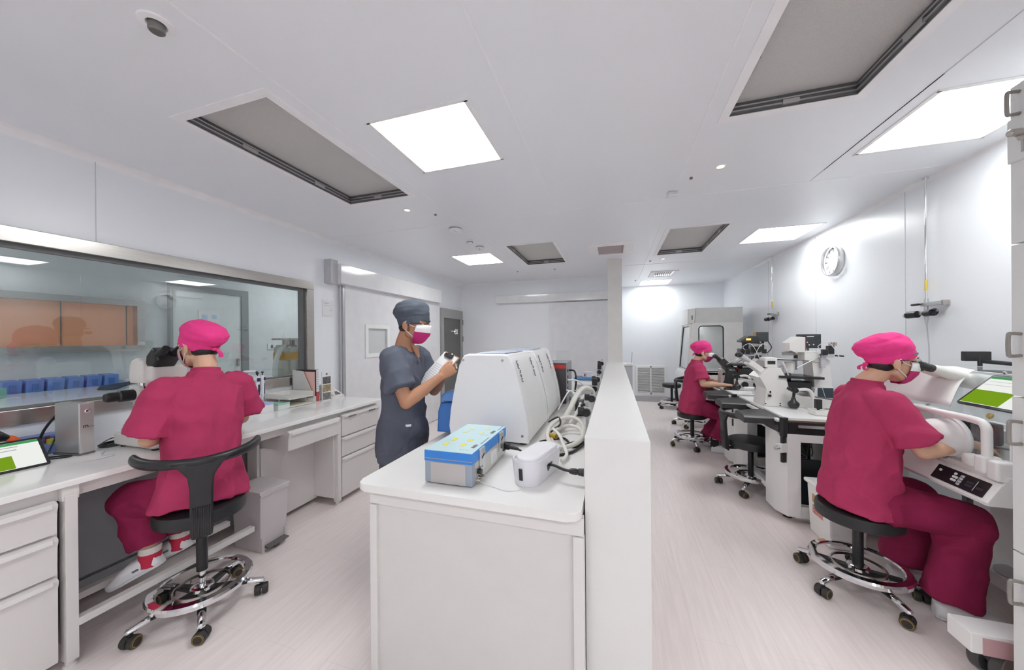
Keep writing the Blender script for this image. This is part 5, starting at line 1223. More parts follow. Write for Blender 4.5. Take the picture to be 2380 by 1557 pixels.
# microscope of the isolator with draped cover
t = thing('isolator_microscope', 'white microscope with black eyepieces in front of the right person\'s eyes', 'microscope', (1.95, 2.5, 1.258))
def jq(x, y, z): return (x-1.95, y-2.5, z-1.258)
AXD = V((.90, .27, -.30)).normalized()
for y in (2.395, 2.455):
    e0 = V((1.588, y, 1.290))
    part('eyepiece', MB().lathe([(.014, -.012), (.021, .0), (.022, .02), (.019, .022), (.019, .04), (.021, .042), (.021, .070), (.018, .075)], V(jq(*e0)), AXD, n=20), OBJB, t)
    part('eye_tube', MB().lathe([(.022, 0), (.026, .02), (.031, .13), (.036, .20)], V(jq(*(e0+AXD*.07))), AXD, n=20), MW, t)
part('head', MB().ell([(jq(1.80, 2.49, 1.215), (0, 1, 0), .06, (0, 0, 1), .035), (jq(1.86, 2.50, 1.20), (0, 1, 0), .085, (0, 0, 1), .045), (jq(2.02, 2.52, 1.17), (0, 1, 0), .085, (0, 0, 1), .05), (jq(2.08, 2.52, 1.16), (0, 1, 0), .03, (0, 0, 1), .03)], n=24, pw=3), MW, t)
t = thing('microscope_cover', 'white draped sleeve sheet between the eyepieces and clear chamber', 'cover', (1.78, 2.66, 1.09))
mb = MB(); rows = []
for i in range(9):
    f = i/8; row = []
    for j in range(17):
        g = j/16
        a = V((1.650+.02*g, 2.84-.50*g, 1.068+.012*g)); b = V((1.70+.16*g, 2.60-.14*g, 1.262+.015*sin(g*pi)))
        p = a.lerp(b, f) + V((-.012, 0, .02))*sin(f*pi)*1.2 + V((-.5, 0, .8))*(.008*sin(g*17+f*2)*(.3+sin(f*pi)))
        row.append(p-V((1.78, 2.66, 1.09)))
    rows.append(row)
mb.loft(rows, closed=False)
r_ = part('sheet', mb, mat('cover_cloth', (.80, .785, .77), .55), t)
sm = r_.modifiers.new('thickness', 'SOLIDIFY'); sm.thickness = .004
t = thing('tablet_computer', 'black tablet showing a green picture lying on the clear sloped chamber', 'tablet')
tablet(t, .30, .205)
place(t, (1.757, 2.178, 1.176), (0, -1, 0), (.70, 0, .70))
t = thing('camera_arm', 'dark bracket with small screws on the wall side above the clear chamber', 'bracket', (2.17, 2.75, 1.258))
part('plate', MB().box((-.04, .06, .06), (.12, .03, .06), bev=.004), OBJB, t)
part('rod', MB().cyl((-.02, .06, .03), (.03, -.16, .02), .012, n=12).cyl((-.03, .05, 0), (-.03, .05, .06), .01, n=10), OBJB, t)
part('clamp', MB().box((.03, -.16, .04), (.025, .03, .07), bev=.003).box((.0, -.13, .02), (.05, .02, .03)), GREYL, t)
t = thing('warming_device', 'black device with a cable inside the clear chamber', 'device', (1.98, 2.62, .837))
part('housing', MB().box((0, 0, .06), (.12, .16, .12), bev=.01), OBJB, t)
part('cable', MB().tube([(-.06, -.04, .06), (-.10, -.10, .08), (-.06, -.16, .02), (.02, -.20, .01)], .005, smooth=6), OBJB, t)
t = thing('gas_box', 'small white device with dark windows behind the sleeve in the chamber', 'device', (1.80, 2.72, .837))
part('housing', MB().box((0, 0, .09), (.12, .14, .18), bev=.008), PLAS, t)
part('display', MB().box((-.062, -.01, .12), (.004, .08, .05)), mat('display_navy', (.04, .045, .09), .25), t)

# tall cabinet in the right foreground
t = thing('tall_cabinet', 'tall white cabinet with bow handles cut off at the right edge', 'cabinet', (1.85, 1.375, 0))
CBW = mat('cabinet_cool_white', (.76, .765, .755), .4, var=.01)
part('body', MB().box((.02, 0, 1.22), (.68, .94, 2.44)), CBW, t)
def kz(v): return 1.45-(v-788)/778.86*1.283
for z0, z1 in ((.06, .60), (.605, kz(935)-.003), (kz(935)+.003, 1.80), (1.806, 2.42)):
    d = part('door', MB().box((-.335, 0, (z0+z1)/2), (.03, .935, z1-z0), bev=.002), CBW, t)
for zc_ in (kz(812), kz(1019), kz(245), .45):
    mb = MB().tube([(-.35, .435, zc_+.042), (-.375, .435, zc_+.044), (-.385, .435, zc_+.036), (-.385, .435, zc_-.036), (-.375, .435, zc_-.044), (-.35, .435, zc_-.042)], .0065, n=10, smooth=4)
    part('handle', mb, mat('handle_nickel', (.32, .30, .28), .35, metal=.5), t)
for zc_ in (kz(880), kz(1090)): part('lock', MB().lathe([(.016, 0), (.016, .006), (.010, .010), (.001, .010)], (-.35, .395, zc_), (-1, 0, 0), n=20), STEEL, t)
part('lock_plate', MB().box((-.356, .43, kz(330)), (.012, .07, .17), bev=.003), CBW, t)
part('lock_cylinder', MB().lathe([(.014, 0), (.014, .03), (.010, .034)], (-.36, .42, kz(318)), (-1, 0, 0), n=18), STEEL, t)
t = thing('key', 'small key hanging in the lock at the upper right edge', 'key', (1.487, 1.785, kz(330)))
part('key_bow', MB().cyl((-.002, 0, 0), (.002, 0, 0), .017, n=20), STEEL, t)
part('key_blade', MB().box((0, 0, -.035), (.003, .009, .05)), STEEL, t)
part('key_ring', MB().tube([(.0, .012+.014*cos(a*pi/6), .016+.014*sin(a*pi/6)) for a in range(12)], .002, closed=True, n=6), STEEL, t)
# ================================================================== people
def evalmesh(o):
    dg = bpy.context.evaluated_depsgraph_get(); dg.update()
    me = bpy.data.meshes.new_from_object(o.evaluated_get(dg))
    o.modifiers.clear(); old = o.data; o.data = me; bpy.data.meshes.remove(old)
def blob(name, mb, m, voxel, smooth=4, factor=.5, disp=None):
    o = mesh_obj(name, mb, m, smooth=0)
    r = o.modifiers.new('r', 'REMESH'); r.mode = 'VOXEL'; r.voxel_size = voxel; r.use_smooth_shade = True
    s = o.modifiers.new('s', 'SMOOTH'); s.factor = factor; s.iterations = smooth
    evalmesh(o)
    if disp:
        me = o.data
        nn = [(v.co.copy(), v.normal.copy()) for v in me.vertices]
        for v, (c, n) in zip(me.vertices, nn): v.co = c + n*disp(c, n)
    for p in o.data.polygons: p.use_smooth = True
    if not o.data.materials: o.data.materials.append(m)
    return o
def cones(mb, pts):
    for (p0, r0), (p1, r1) in zip(pts, pts[1:]): mb.cap(p0, r0, p1, r1)
class Fr:                                                    # right, forward, up frame
    def __init__(s, o, f, u=(0, 0, 1), roll=0):
        s.o = V(o); s.f = V(f).normalized(); s.r = s.f.cross(V(u)).normalized(); s.u = s.r.cross(s.f).normalized()
    def __call__(s, r, f, u): return s.o + s.r*r + s.f*f + s.u*u
    def rot(s): return M((s.r, s.f, s.u)).transposed()
def head_pieces(mb, F):
    Rm = F.rot()
    mb.sph(F(0, -.012, .030), (.074, .094, .086), rot=Rm, n=24)
    mb.sph(F(0, .030, -.030), (.060, .060, .082), rot=Rm, n=20)
    mb.cap(F(-.030, .045, -.085), .022, F(.030, .045, -.085), .022)
    mb.cap(F(0, .062, -.092), .020, F(0, .05, -.07), .03)
    for s in (-1, 1):
        mb.cap(F(s*.052, .0, -.06), .020, F(s*.028, .05, -.088), .019)
        mb.sph(F(s*.036, .068, -.018), (.020, .018, .018), rot=Rm, n=12)
        mb.cap(F(s*.020, .086, .026), .010, F(s*.048, .074, .022), .010, n=10)
        E = Rm @ M.Rotation(s*.35, 3, 'Z')
        mb.sph(F(s*.077, -.012, -.012), (.010, .021, .031), rot=E, n=14)
        mb.sph(F(s*.075, -.004, -.034), (.008, .012, .012), rot=E, n=10)
    mb.cap(F(0, .084, .012), .009, F(0, .104, -.026), .013, n=12)
    mb.cap(F(-.014, .088, -.030), .009, F(.014, .088, -.030), .009, n=10)
    mb.cap(F(-.018, .086, -.060), .008, F(.018, .086, -.060), .008, n=10)
def hand_pieces(mb, w, d, n, t, curl=(.5, .5, .5, .5), sc=1., spread=.06, thumb=(.55, .5, .2), tc=.3):
    # w wrist, d towards the knuckles, n out of the palm, t towards the thumb side
    w, d = V(w), V(d).normalized(); n = (V(n)-d*V(n).dot(d)).normalized(); t0 = d.cross(n); t = t0 if t0.dot(V(t)) > 0 else -t0
    rows = []
    for a, hw, hh in ((-.02, .026, .020), (.01, .028, .019), (.04, .036, .017), (.07, .041, .015), (.088, .040, .012), (.095, .034, .008)):
        rows.append((w+d*a*sc, t, hw*sc, n, hh*sc))
    mb.ell(rows, n=20, pw=2.6)
    L = ((.040, .024, .019), (.044, .028, .021), (.041, .026, .020), (.032, .020, .018))
    for i in range(4):
        o = (1.5-i)*.0205*sc
        p = w+d*(.086-abs(i-1.2)*.004)*sc+t*o
        dirv = (d+t*spread*(1.5-i)).normalized(); rr = (.0092-.0006*abs(i-1))*sc
        ax = t
        for k, l in enumerate(L[i]):
            ang = curl[i]*(.75 if k == 0 else 1.0)
            dirv = (M.Rotation(ang, 3, ax) @ dirv) if (M.Rotation(.1, 3, ax) @ d).dot(n) > 0 else (M.Rotation(-ang, 3, ax) @ dirv)
            q = p+dirv*l*sc; r2 = rr*.9
            mb.cap(p, rr, q, r2, n=12); p, rr = q, r2
    p = w+d*.022*sc+t*.024*sc
    dv = (d*thumb[0]+t*thumb[1]+n*thumb[2]).normalized()
    for k, (l, r0, r1) in enumerate(((.040, .0145, .0115), (.030, .0112, .0100), (.024, .0100, .0085))):
        q = p+dv*l*sc; mb.cap(p, r0*sc, q, r1*sc, n=12); p = q
        dv = (dv + (d*.5+n*.25-t*.25)*tc).normalized()
def cap_obj(F, m, lift=0., puff=.02, droop=.36, seed=0, amp=.003, s=1.):
    dvec = F.f*cos(droop)+F.u*sin(droop); nvec = F.u*cos(droop)-F.f*sin(droop)
    rows = []
    for h, ra, rb, back in ((-.030, .0795, .098, 0), (-.022, .082, .102, 0), (.0, .0845, .106, .001), (.018, .086, .108, .003), (.028, .0885, .111, .006), (.056, .096, .117, .013), (.084, .094, .112, .019), (.108, .080, .094, .021), (.124, .055, .066, .019), (.133, .015, .018, .017)):
        c = F(0, -.006, .018+lift)+nvec*h-dvec*back*(puff/.02)
        rows.append((c, F.r, ra*s, dvec, rb*s))
    mb = MB().ell(rows, n=40)
    def dp(c, nr):
        q = c-F.o
        h = q.dot(nvec)
        k = min(1, max(0, (h-.036)/.03))
        w = NZ.noise(V((q.dot(F.r)*14+seed, q.dot(dvec)*9, h*30)))
        w2 = NZ.noise(V((q.dot(F.r)*30+seed, q.dot(dvec)*26, h*22)))
        w3 = 1-abs(NZ.noise(V((q.dot(F.r)*10+seed, q.dot(dvec)*10, h*16+seed))))*2.2
        return (w*2.0+w2*.8+max(0, w3)*1.6)*amp*k + (-.0015 if abs(h-.042) < .004 else 0)
    return blob('scrub_cap', mb, m, .0045, 3, disp=dp), dvec, nvec
def mask_obj(F, m0, m1):
    rows = []
    prof = ((.006, .045, .060, .056), (-.004, .060, .064, .055), (-.022, .064, .068, .052), (-.04, .064, .068, .050), (-.058, .063, .066, .048), (-.078, .060, .060, .044), (-.096, .054, .052, .040), (-.112, .040, .038, .036), (-.118, .025, .02, .034))
    mb = MB(); n = 22
    vs = []
    for u, rx_, ry_, f0 in prof:
        row = []
        for j in range(n+1):
            a = -1.45+2.9*j/n
            bump_ = .012*math.exp(-(a/.35)**2)*(1 if -.05 < u+.02 < .05 else .5)
            row.append(mb.bm.verts.new(F(rx_*sin(a)*1.02, f0-.008+ry_*cos(a)+bump_, u)))
        vs.append(row)
    for i in range(len(vs)-1):
        for j in range(n):
            f = mb.bm.faces.new((vs[i][j], vs[i][j+1], vs[i+1][j+1], vs[i+1][j])); f.material_index = 0 if i < 3 else 1
    o = mesh_obj('face_mask', mb, [m0, m1], smooth=60)
    k = o.modifiers.new('t', 'SOLIDIFY'); k.thickness = .003; k.offset = 1
    return o
def straps(F, m):
    out = []
    for s in (-1, 1):
        mb = MB()
        mb.tube([F(s*.064, .050, -.012), F(s*.074, .02, -.004), F(s*.082, -.004, .018)], .0022, n=6, smooth=4)
        mb.tube([F(s*.056, .05, -.082), F(s*.070, .02, -.058), F(s*.080, -.004, -.04)], .0022, n=6, smooth=4)
        mb.tube([F(s*.082, -.004, .018), F(s*.084, -.02, -.01), F(s*.080, -.004, -.04)], .0022, n=6, smooth=4)
        out.append(mesh_obj('ear_loop', mb, m))
    return out
CAPM = mat('cap_pink_cotton', (.82, .055, .26), .75, bump=.12, bscale=260, var=.05, scale=30, spec=.2)
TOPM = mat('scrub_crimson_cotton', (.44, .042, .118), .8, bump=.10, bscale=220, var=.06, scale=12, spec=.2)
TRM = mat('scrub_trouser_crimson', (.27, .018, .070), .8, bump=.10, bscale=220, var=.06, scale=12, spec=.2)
GRM = mat('scrub_slate_cotton', (.105, .115, .15), .8, bump=.10, bscale=220, var=.06, scale=12, spec=.2)
GCM = mat('cap_slate_cotton', (.10, .115, .145), .75, bump=.12, bscale=260, var=.05, scale=30, spec=.2)
MSKW = mat('mask_white', (.78, .77, .78), .7); MSKP = mat('mask_magenta', (.52, .012, .16), .6); MSKL = mat('mask_pale_pink', (.56, .33, .36), .7)
HAIR = mat('black_hair', (.012, .010, .010), .45, stretch=(1, 1, 1), bump=.3, bscale=180)
def skin(n, rgb): return mat(n, rgb, .5, var=.05, scale=14, bump=.05, bscale=300, spec=.35)
SK1 = skin('skin_light', (.66, .40, .275)); SK2 = skin('skin_tan', (.47, .235, .14))
SHOE = mat('clog_white', (.74, .735, .76), .35); SOCKR = mat('sock_red', (.52, .02, .06), .8); SOCKW = mat('sock_white_knit', (.68, .64, .60), .9, bump=.4, bscale=160); SOCKK = mat('sock_dark', (.02, .02, .025), .9)

def folds(F, amp, seed, kv=5., kh=16.):
    def f(c, n):
        q = c-F.o; a, b, h = q.dot(F.r), q.dot(F.f), q.dot(F.u)
        w = NZ.noise(V((a*kh+seed, b*kh, h*kv)))
        w2 = NZ.noise(V((a*7+seed*2, b*7-h*9, h*11+a*8)))
        w3 = 1-abs(NZ.noise(V((a*9+h*4+seed, b*9, h*6-a*3))))*2
        w4 = 1-abs(NZ.noise(V((a*8-h*3+seed, b*6+seed, h*3.2+a*2))))*2.6
        return amp*(.8*w+.8*w2+.6*max(0, w3-.3)+1.5*max(0, w4-.25))
    return f
def person(label, hd, HF, torso, arms, legs, top_m, tr_m, cap_m, sk, masks, hand, shoe_fn=None, voxel=.005, cloth_voxel=.008, seed=0., glasses=False, group=None, capkw=None, sleeve_end=.72, pelvis_r=.125, torso_rows=None, hair=True, trouser_r=(.105, .088, .082), fold_amp=.0085, sleeve_r=(.068, .088), neck_r=.05, legskin=True):
    loc = V((torso[0][0], torso[0][1], 0))
    root_mb = MB()
    F = Fr(hd, *HF)
    P, N = V(torso[0]), V(torso[1]); up = (N-P).normalized()
    tr = V(torso[2]).normalized(); tr = (tr-up*tr.dot(up)).normalized(); tf = up.cross(tr)     # right, forward
    # continuous body
    mb = root_mb
    head_pieces(mb, F)
    cones(mb, [(F(0, -.032, -.055), neck_r), (N+up*.02, neck_r*1.08), (N-up*.05, neck_r*1.4)])
    mb.ell([(P+up*h*(N-P).length, tr, a, tf, b) for h, a, b in ((.0, .14, .10), (.3, .125, .09), (.6, .14, .095), (.85, .13, .08), (.95, .07, .055))], n=24)
    for A in arms:
        S, E, Wr = V(A['s']), V(A['e']), V(A['w'])
        mb.cap(N-up*.06, .05, S, .048)
        cones(mb, [(S, .050), (S.lerp(E, .5), .045), (E, .038), (E.lerp(Wr, .3), .040), (E.lerp(Wr, .75), .029), (Wr, .026)])
        if A.get('hand'): hand_pieces(mb, Wr, **A['hand'])
    for Lg in legs:
        H, K, An = V(Lg['h']), V(Lg['k']), V(Lg['a'])
        cones(mb, [(P, .09), (H, .08), (K, .055), (K.lerp(An, .35), .055), (An, .036)])
        mb.cap(An, .036, V(Lg['heel']), .032); mb.cap(V(Lg['heel']), .030, V(Lg['heel']).lerp(V(Lg['toe']), .3), .022)
    body = blob('person', mb, sk, voxel, 4)
    body.data.transform(M.Translation(-loc)); body.location = loc
    body['label'] = label; body['category'] = 'person'
    if group: body['group'] = group
    def sub(o, n, par=body):
        o.name = n; o.parent = par; o.data.transform(M.Translation(-loc)); return o
    # clothing: top
    mb = MB(); Lg_ = (N-P).length
    TRW = torso_rows or ((-.16, .205, .150), (-.05, .205, .150), (.10, .195, .140), (.35, .178, .125), (.6, .185, .122), (.78, .185, .112), (.90, .135, .090), (.97, .078, .070), (1.03, .066, .066))
    mb.ell([(P+up*h*Lg_+tf*(0.0 if len(r_) < 1 else r_[0]), tr, a, tf, b) for h, a, b, *r_ in [(x[0], x[1], x[2], *(x[3:] or (0.,))) for x in TRW]], n=36, pw=2.3)
    for A in arms:
        S, E = V(A['s']), V(A['e']); d = (E-S).normalized(); u, w = frame(d); L = (E-S).length*A.get('se', sleeve_end)
        mb.cap(N-up*.075, .062, S, sleeve_r[0]*.92)
        fl = A.get('flare', V((0, 0, 0)))
        mb.ell([(S-d*.045, u, .03, w, .03), (S-d*.02, u, sleeve_r[0]*.9, w, sleeve_r[0]*.9), (S+d*.03, u, sleeve_r[0]*1.05, w, sleeve_r[0]*1.05), (S+d*L*.55, u, sleeve_r[0]*.6+sleeve_r[1]*.4, w, sleeve_r[0]*.6+sleeve_r[1]*.4), (S+d*L, u, sleeve_r[1], w, sleeve_r[1]*.9)], n=28)
    TF = Fr(P, tf, up)
    ff = folds(TF, fold_amp, seed)
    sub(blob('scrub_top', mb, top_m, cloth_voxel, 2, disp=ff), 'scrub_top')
    # collar band
    cb = MB().ell([(N+up*(-.005), tr, .070, tf, .072), (N+up*.012, tr, .067, tf, .069), (N+up*.034, tr, .064, tf, .066), (N+up*.034, tr, .058, tf, .060), (N+up*.0, tr, .058, tf, .06)], n=32)
    if top_m is TOPM: sub(mesh_obj('collar', cb, top_m), 'collar')
    # trousers
    mb = MB()
    mb.sph(P+up*.0+tf*.02, (pelvis_r*1.25, pelvis_r, pelvis_r), rot=M((tr, tf, up)).transposed(), n=20)
    for Lg in legs:
        H, K, An = V(Lg['h']), V(Lg['k']), V(Lg['a']); q = Lg.get('hem', .9)
        T = K.lerp(An, q); d = (An-K).normalized(); u, w = frame(d)
        cones(mb, [(P+tf*.02, .095), (H, trouser_r[0]), (K, trouser_r[1])])
        mb.ell([(K-d*.03, u, trouser_r[1]*.9, w, trouser_r[1]*.9), (K.lerp(T, .5), u, trouser_r[1]*.92, w, trouser_r[1]*.92), (T, u, trouser_r[2], w, trouser_r[2])], n=26)
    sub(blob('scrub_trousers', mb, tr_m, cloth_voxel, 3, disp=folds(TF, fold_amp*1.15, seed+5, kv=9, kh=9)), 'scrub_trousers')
    # cap, hair, mask
    c, dv, nv = cap_obj(F, cap_m, seed=seed, **(capkw or {}))
    sub(c, 'scrub_cap')
    if hair:
        h = MB().sph(F(0, -.040, -.028), (.064, .056, .046), rot=F.rot(), n=22)
        for s in (-1, 1): h.cap(F(s*.071, .01, .012), .008, F(s*.072, -.0, -.018), .004)
        sub(mesh_obj('hair', h, HAIR), 'hair')
    mk = sub(mask_obj(F, *masks), 'face_mask')
    for s_ in straps(F, MSKW): s_.name = 'ear_loop'; s_.parent = mk; s_.data.transform(M.Translation(-loc))
    for s in (-1, 1):
        e = sub(mesh_obj('eye', MB().sph(F(s*.032, .083, .008), (.014, .009, .007), rot=F.rot(), n=14).sph(F(s*.032, .0895, .008), (.0055, .003, .0055), rot=F.rot(), n=12, mi=1), [mat('eye_white', (.62, .58, .55), .3), HAIR]), 'eye')
        sub(mesh_obj('eyebrow', MB().tube([F(s*.015, .096, .028), F(s*.032, .094, .034), F(s*.05, .080, .030)], .0035, n=6, smooth=3), HAIR), 'eyebrow')
    if glasses:
        g = MB()
        for s in (-1, 1):
            g.tube([F(s*.082, -.01, .012), F(s*.079, .05, .012), F(s*.064, .098, .010)], .0022, n=6)
            g.tube([F(s*.032+.026*cos(a*pi/8), .104-.012*abs(cos(a*pi/8)), .006+.018*sin(a*pi/8)) for a in range(16)], .0018, n=6, closed=True)
        g.tube([F(-.008, .106, .01), F(.008, .106, .01)], .002, n=6)
        sub(mesh_obj('glasses', g, BLACK), 'glasses')
    return body, F, dv, nv, sub, TF
def bow(sub, F, dv, nv, m, side=0., long=.05, two=True):
    mb = MB()
    k = F(0.0, -.105, -.03)
    for s in ((-1, 1) if two else (1,)):
        p0 = k+F.r*.01*s
        pts = [p0, p0-F.f*.012+F.r*(.012*s+side)-F.u*long*.5, p0-F.f*.004+F.r*(.018*s+side*1.6)-F.u*long]
        rings = []
        for i, p in enumerate(catmull([V(x) for x in pts], 4)):
            rings.append([p+F.r*a*.011+F.f*b*.003 for a, b in ((-1, -1), (1, -1), (1, 1), (-1, 1))])
        mb.loft(rings)
    mb.sph(k, (.016, .012, .011), rot=F.rot(), n=12)
    sub(mesh_obj('cap_tie', mb, m), 'cap_tie')
def clog(sub, heel, toe, up=(0, 0, 1), m=SHOE, s=1., sock=None, ank=None, slot=True, name='shoe'):
    heel, toe = V(heel), V(toe); d = (toe-heel).normalized(); d0 = d.copy(); up = V(up); r = d.cross(up).normalized(); up = r.cross(d)
    o = heel-d*.035*s
    rows = []
    for t, w, h0, h in ((0, .016, .0, .070), (.01, .036, .0, .092), (.04, .044, 0, .096), (.09, .043, 0, .088), (.13, .046, 0, .088), (.18, .051, 0, .074), (.22, .048, 0, .056), (.25, .034, 0, .042), (.265, .010, .006, .024)):
        rows.append((o+d*t*s+up*(h0+h/2-.018)*s, r, w*s, up, (h-h0)/2*s))
    sh = sub(mesh_obj(name, MB().ell(rows, n=22, pw=2.8), m, smooth=50), name)
    sole = MB().ell([(o+d*t*s+up*(-.012)*s, r, w*s, up, .008*s) for t, w in ((.002, .018), (.02, .035), (.09, .037), (.18, .047), (.24, .036), (.263, .01))], n=22, pw=3)
    so = mesh_obj('sole', sole, mat('sole_white', (.66, .655, .67), .5)); so.parent = sh; so.data.transform(M.Translation(-wloc(sh)))
    if slot:
        for sd in (-1, 1):
            q = mesh_obj('slot', MB().box(o+d*.10*s+r*sd*.044*s+up*.026*s, (.030*s, .004, .011*s), rot=M((d, r, up)).transposed(), bev=.002), GREYD)
            q.parent = sh; q.data.transform(M.Translation(-wloc(sh)))
    return sh

# ---- person at the left bench (faces the window)
P1, N1 = (-2.165, 1.255, .665), (-2.245, 1.325, 1.262)
W1L = dict(s=(-2.25, 1.145, 1.205), e=(-2.285, 1.095, .945), w=(-2.42, 1.27, .945), se=.88, hand=dict(d=(-.75, .65, .0), n=(0, 0, -1), t=(0, 1, 0)))
W1R = dict(s=(-2.235, 1.495, 1.205), e=(-2.30, 1.555, .955), w=(-2.50, 1.46, .91), se=.78, hand=dict(d=(-1, -.15, -.1), n=(0, 0, -1), t=(0, -1, 0)))
b, F, dv, nv, sub, TF = person('person in a bright pink cap seen from behind at the left bench microscope', (-2.315, 1.335, 1.418), ((-1, -.10, -.16),), (P1, N1, (0, 1, .0)), [W1L, W1R],
    [dict(h=(-2.20, 1.17, .655), k=(-2.455, 1.12, .605), a=(-2.385, 1.145, .325), heel=(-2.375, 1.15, .29), toe=(-2.44, 1.10, .25), hem=.86),
     dict(h=(-2.20, 1.35, .655), k=(-2.46, 1.30, .605), a=(-2.405, 1.285, .33), heel=(-2.395, 1.285, .30), toe=(-2.47, 1.25, .26), hem=.86)],
    TOPM, TRM, CAPM, SK1, (MSKL, MSKL), True, seed=1.3, capkw=dict(puff=.024, droop=.56, lift=.006), sleeve_r=(.068, .118),
    torso_rows=((-.125, .215, .142, -.02), (-.07, .202, .145, -.015), (.06, .185, .14, -.01), (.28, .165, .125), (.5, .170, .120), (.72, .185, .118), (.86, .165, .10), (.95, .085, .075), (1.02, .066, .066)), trouser_r=(.10, .085, .068))
bow(sub, F, dv, nv, CAPM, side=.0, long=.05, two=False)
sub(mesh_obj('cap_opening', MB().sph(F(.0, -.112, -.005), (.034, .01, .018), rot=F.rot(), n=14), HAIR), 'cap_opening')
for an, heel, toe in (((-2.385, 1.145, .325), (-2.365, 1.16, .262), (-2.47, 1.075, .20)), ((-2.405, 1.285, .33), (-2.385, 1.295, .272), (-2.50, 1.225, .212))):
    sk_ = MB().ell([(V(an)+V((.0, .0, z)), (1, 0, 0), r_, (0, 1, 0), r_) for z, r_ in ((-.065, .045), (.004, .0445), (.004, .043))], n=22)
    k = sub(mesh_obj('sock', sk_, SOCKR), 'sock')
    cu = mesh_obj('sock_cuff', MB().ell([(V(an)+V((.0, .0, z)), (1, 0, 0), r_, (0, 1, 0), r_) for z, r_ in ((.003, .0445), (.018, .0455), (.036, .0445), (.036, .040))], n=22), SOCKW); cu.parent = k; cu.data.transform(M.Translation(-wloc(k)))
    clog(sub, heel, toe, s=.92)

# ---- person at the isolator on the right (faces the chamber)
P2, N2 = (1.295, 2.42, .555), (1.375, 2.425, 1.165)
b, F, dv, nv, sub, TF = person('person in a bright pink cap on a stool with one arm in the clear chamber', (1.485, 2.425, 1.305), ((1, -.06, -.12),), (P2, N2, (0, -1, 0)),
    [dict(s=(1.365, 2.255, 1.095), e=(1.485, 2.215, .865), w=(1.70, 2.285, .905), se=.80, hand=dict(d=(1, .12, -.28), n=(.1, .3, -1), t=(.2, 1, 0), curl=(.35, .4, .45, .5), thumb=(.7, .45, .25))),
     dict(s=(1.385, 2.575, 1.085), e=(1.50, 2.64, .87), w=(1.70, 2.60, .905), hand=dict(d=(1, -.1, -.2), n=(0, 0, -1), t=(0, -1, 0)))],
    [dict(h=(1.36, 2.325, .545), k=(1.675, 2.275, .515), a=(1.63, 2.28, .10), heel=(1.62, 2.28, .06), toe=(1.78, 2.26, .045), hem=.97),
     dict(h=(1.36, 2.515, .545), k=(1.66, 2.55, .505), a=(1.585, 2.53, .10), heel=(1.60, 2.53, .06), toe=(1.72, 2.52, .045), hem=.90)],
    TOPM, TRM, CAPM, SK1, (MSKW, MSKP), True, seed=4.1, glasses=True, capkw=dict(puff=.026, droop=.42, lift=.012), sleeve_r=(.070, .100), trouser_r=(.105, .094, .092), pelvis_r=.108,
    torso_rows=((-.115, .205, .150, .035), (-.06, .200, .150, .035), (.06, .198, .148, .03), (.25, .183, .138, .025), (.5, .183, .128, .02), (.72, .185, .12, .01), (.86, .155, .105), (.95, .082, .078), (1.02, .066, .066)))
bow(sub, F, dv, nv, CAPM, side=-.01, long=.035)
sub(mesh_obj('cap_label', MB().box(F(.085, .05, .052), (.003, .034, .010), rot=F.rot() @ M.Rotation(.55, 3, 'Z') @ M.Rotation(.3, 3, 'X')), GREYD), 'cap_label')
clog(sub, (1.605, 2.285, .021), (1.75, 2.255, .021), s=1.05); clog(sub, (1.565, 2.53, .021), (1.70, 2.51, .021), s=1.05)
# ---- far person at the black microscope
P3, N3 = (.985, 4.98, .545), (1.045, 4.98, 1.115)
b, F, dv, nv, sub, TF = person('far person in a pink cap sitting at the black microscope', (1.125, 4.985, 1.245), ((1, -.12, -.12),), (P3, N3, (0, -1, 0)),
    [dict(s=(1.04, 4.815, 1.045), e=(1.07, 4.75, .855), w=(1.27, 4.66, .865), hand=dict(d=(1, -.25, .0), n=(0, 0, -1), t=(0, 1, 0), curl=(.3, .35, .4, .45))),
     dict(s=(1.04, 5.15, 1.045), e=(1.08, 5.24, .86), w=(1.26, 5.20, .87), hand=dict(d=(1, 0, -.1), n=(0, 0, -1), t=(0, -1, 0)))],
    [dict(h=(1.04, 4.89, .535), k=(1.34, 4.80, .46), a=(1.20, 4.79, .12), heel=(1.19, 4.79, .06), toe=(1.28, 4.76, .045), hem=.86),
     dict(h=(1.04, 5.07, .535), k=(1.36, 5.08, .47), a=(1.17, 5.05, .12), heel=(1.16, 5.05, .06), toe=(1.28, 5.04, .045), hem=.95)],
    TOPM, TRM, CAPM, SK1, (MSKW, MSKP), True, seed=8.8, voxel=.006, cloth_voxel=.009, capkw=dict(puff=.022, droop=.38, lift=.010), sleeve_r=(.068, .088), trouser_r=(.095, .082, .080))
bow(sub, F, dv, nv, CAPM, side=-.01, long=.03)
for an, h, t_ in (((1.20, 4.79, .12), (1.195, 4.785, .021), (1.32, 4.75, .021)), ((1.17, 5.05, .12), (1.165, 5.05, .021), (1.30, 5.03, .021))):
    sub(mesh_obj('sock', MB().ell([(V(an)+V((0, 0, z)), (1, 0, 0), .046, (0, 1, 0), .046) for z in (-.06, .04)], n=20), SOCKK), 'sock')
    clog(sub, h, t_, slot=False, s=.98)

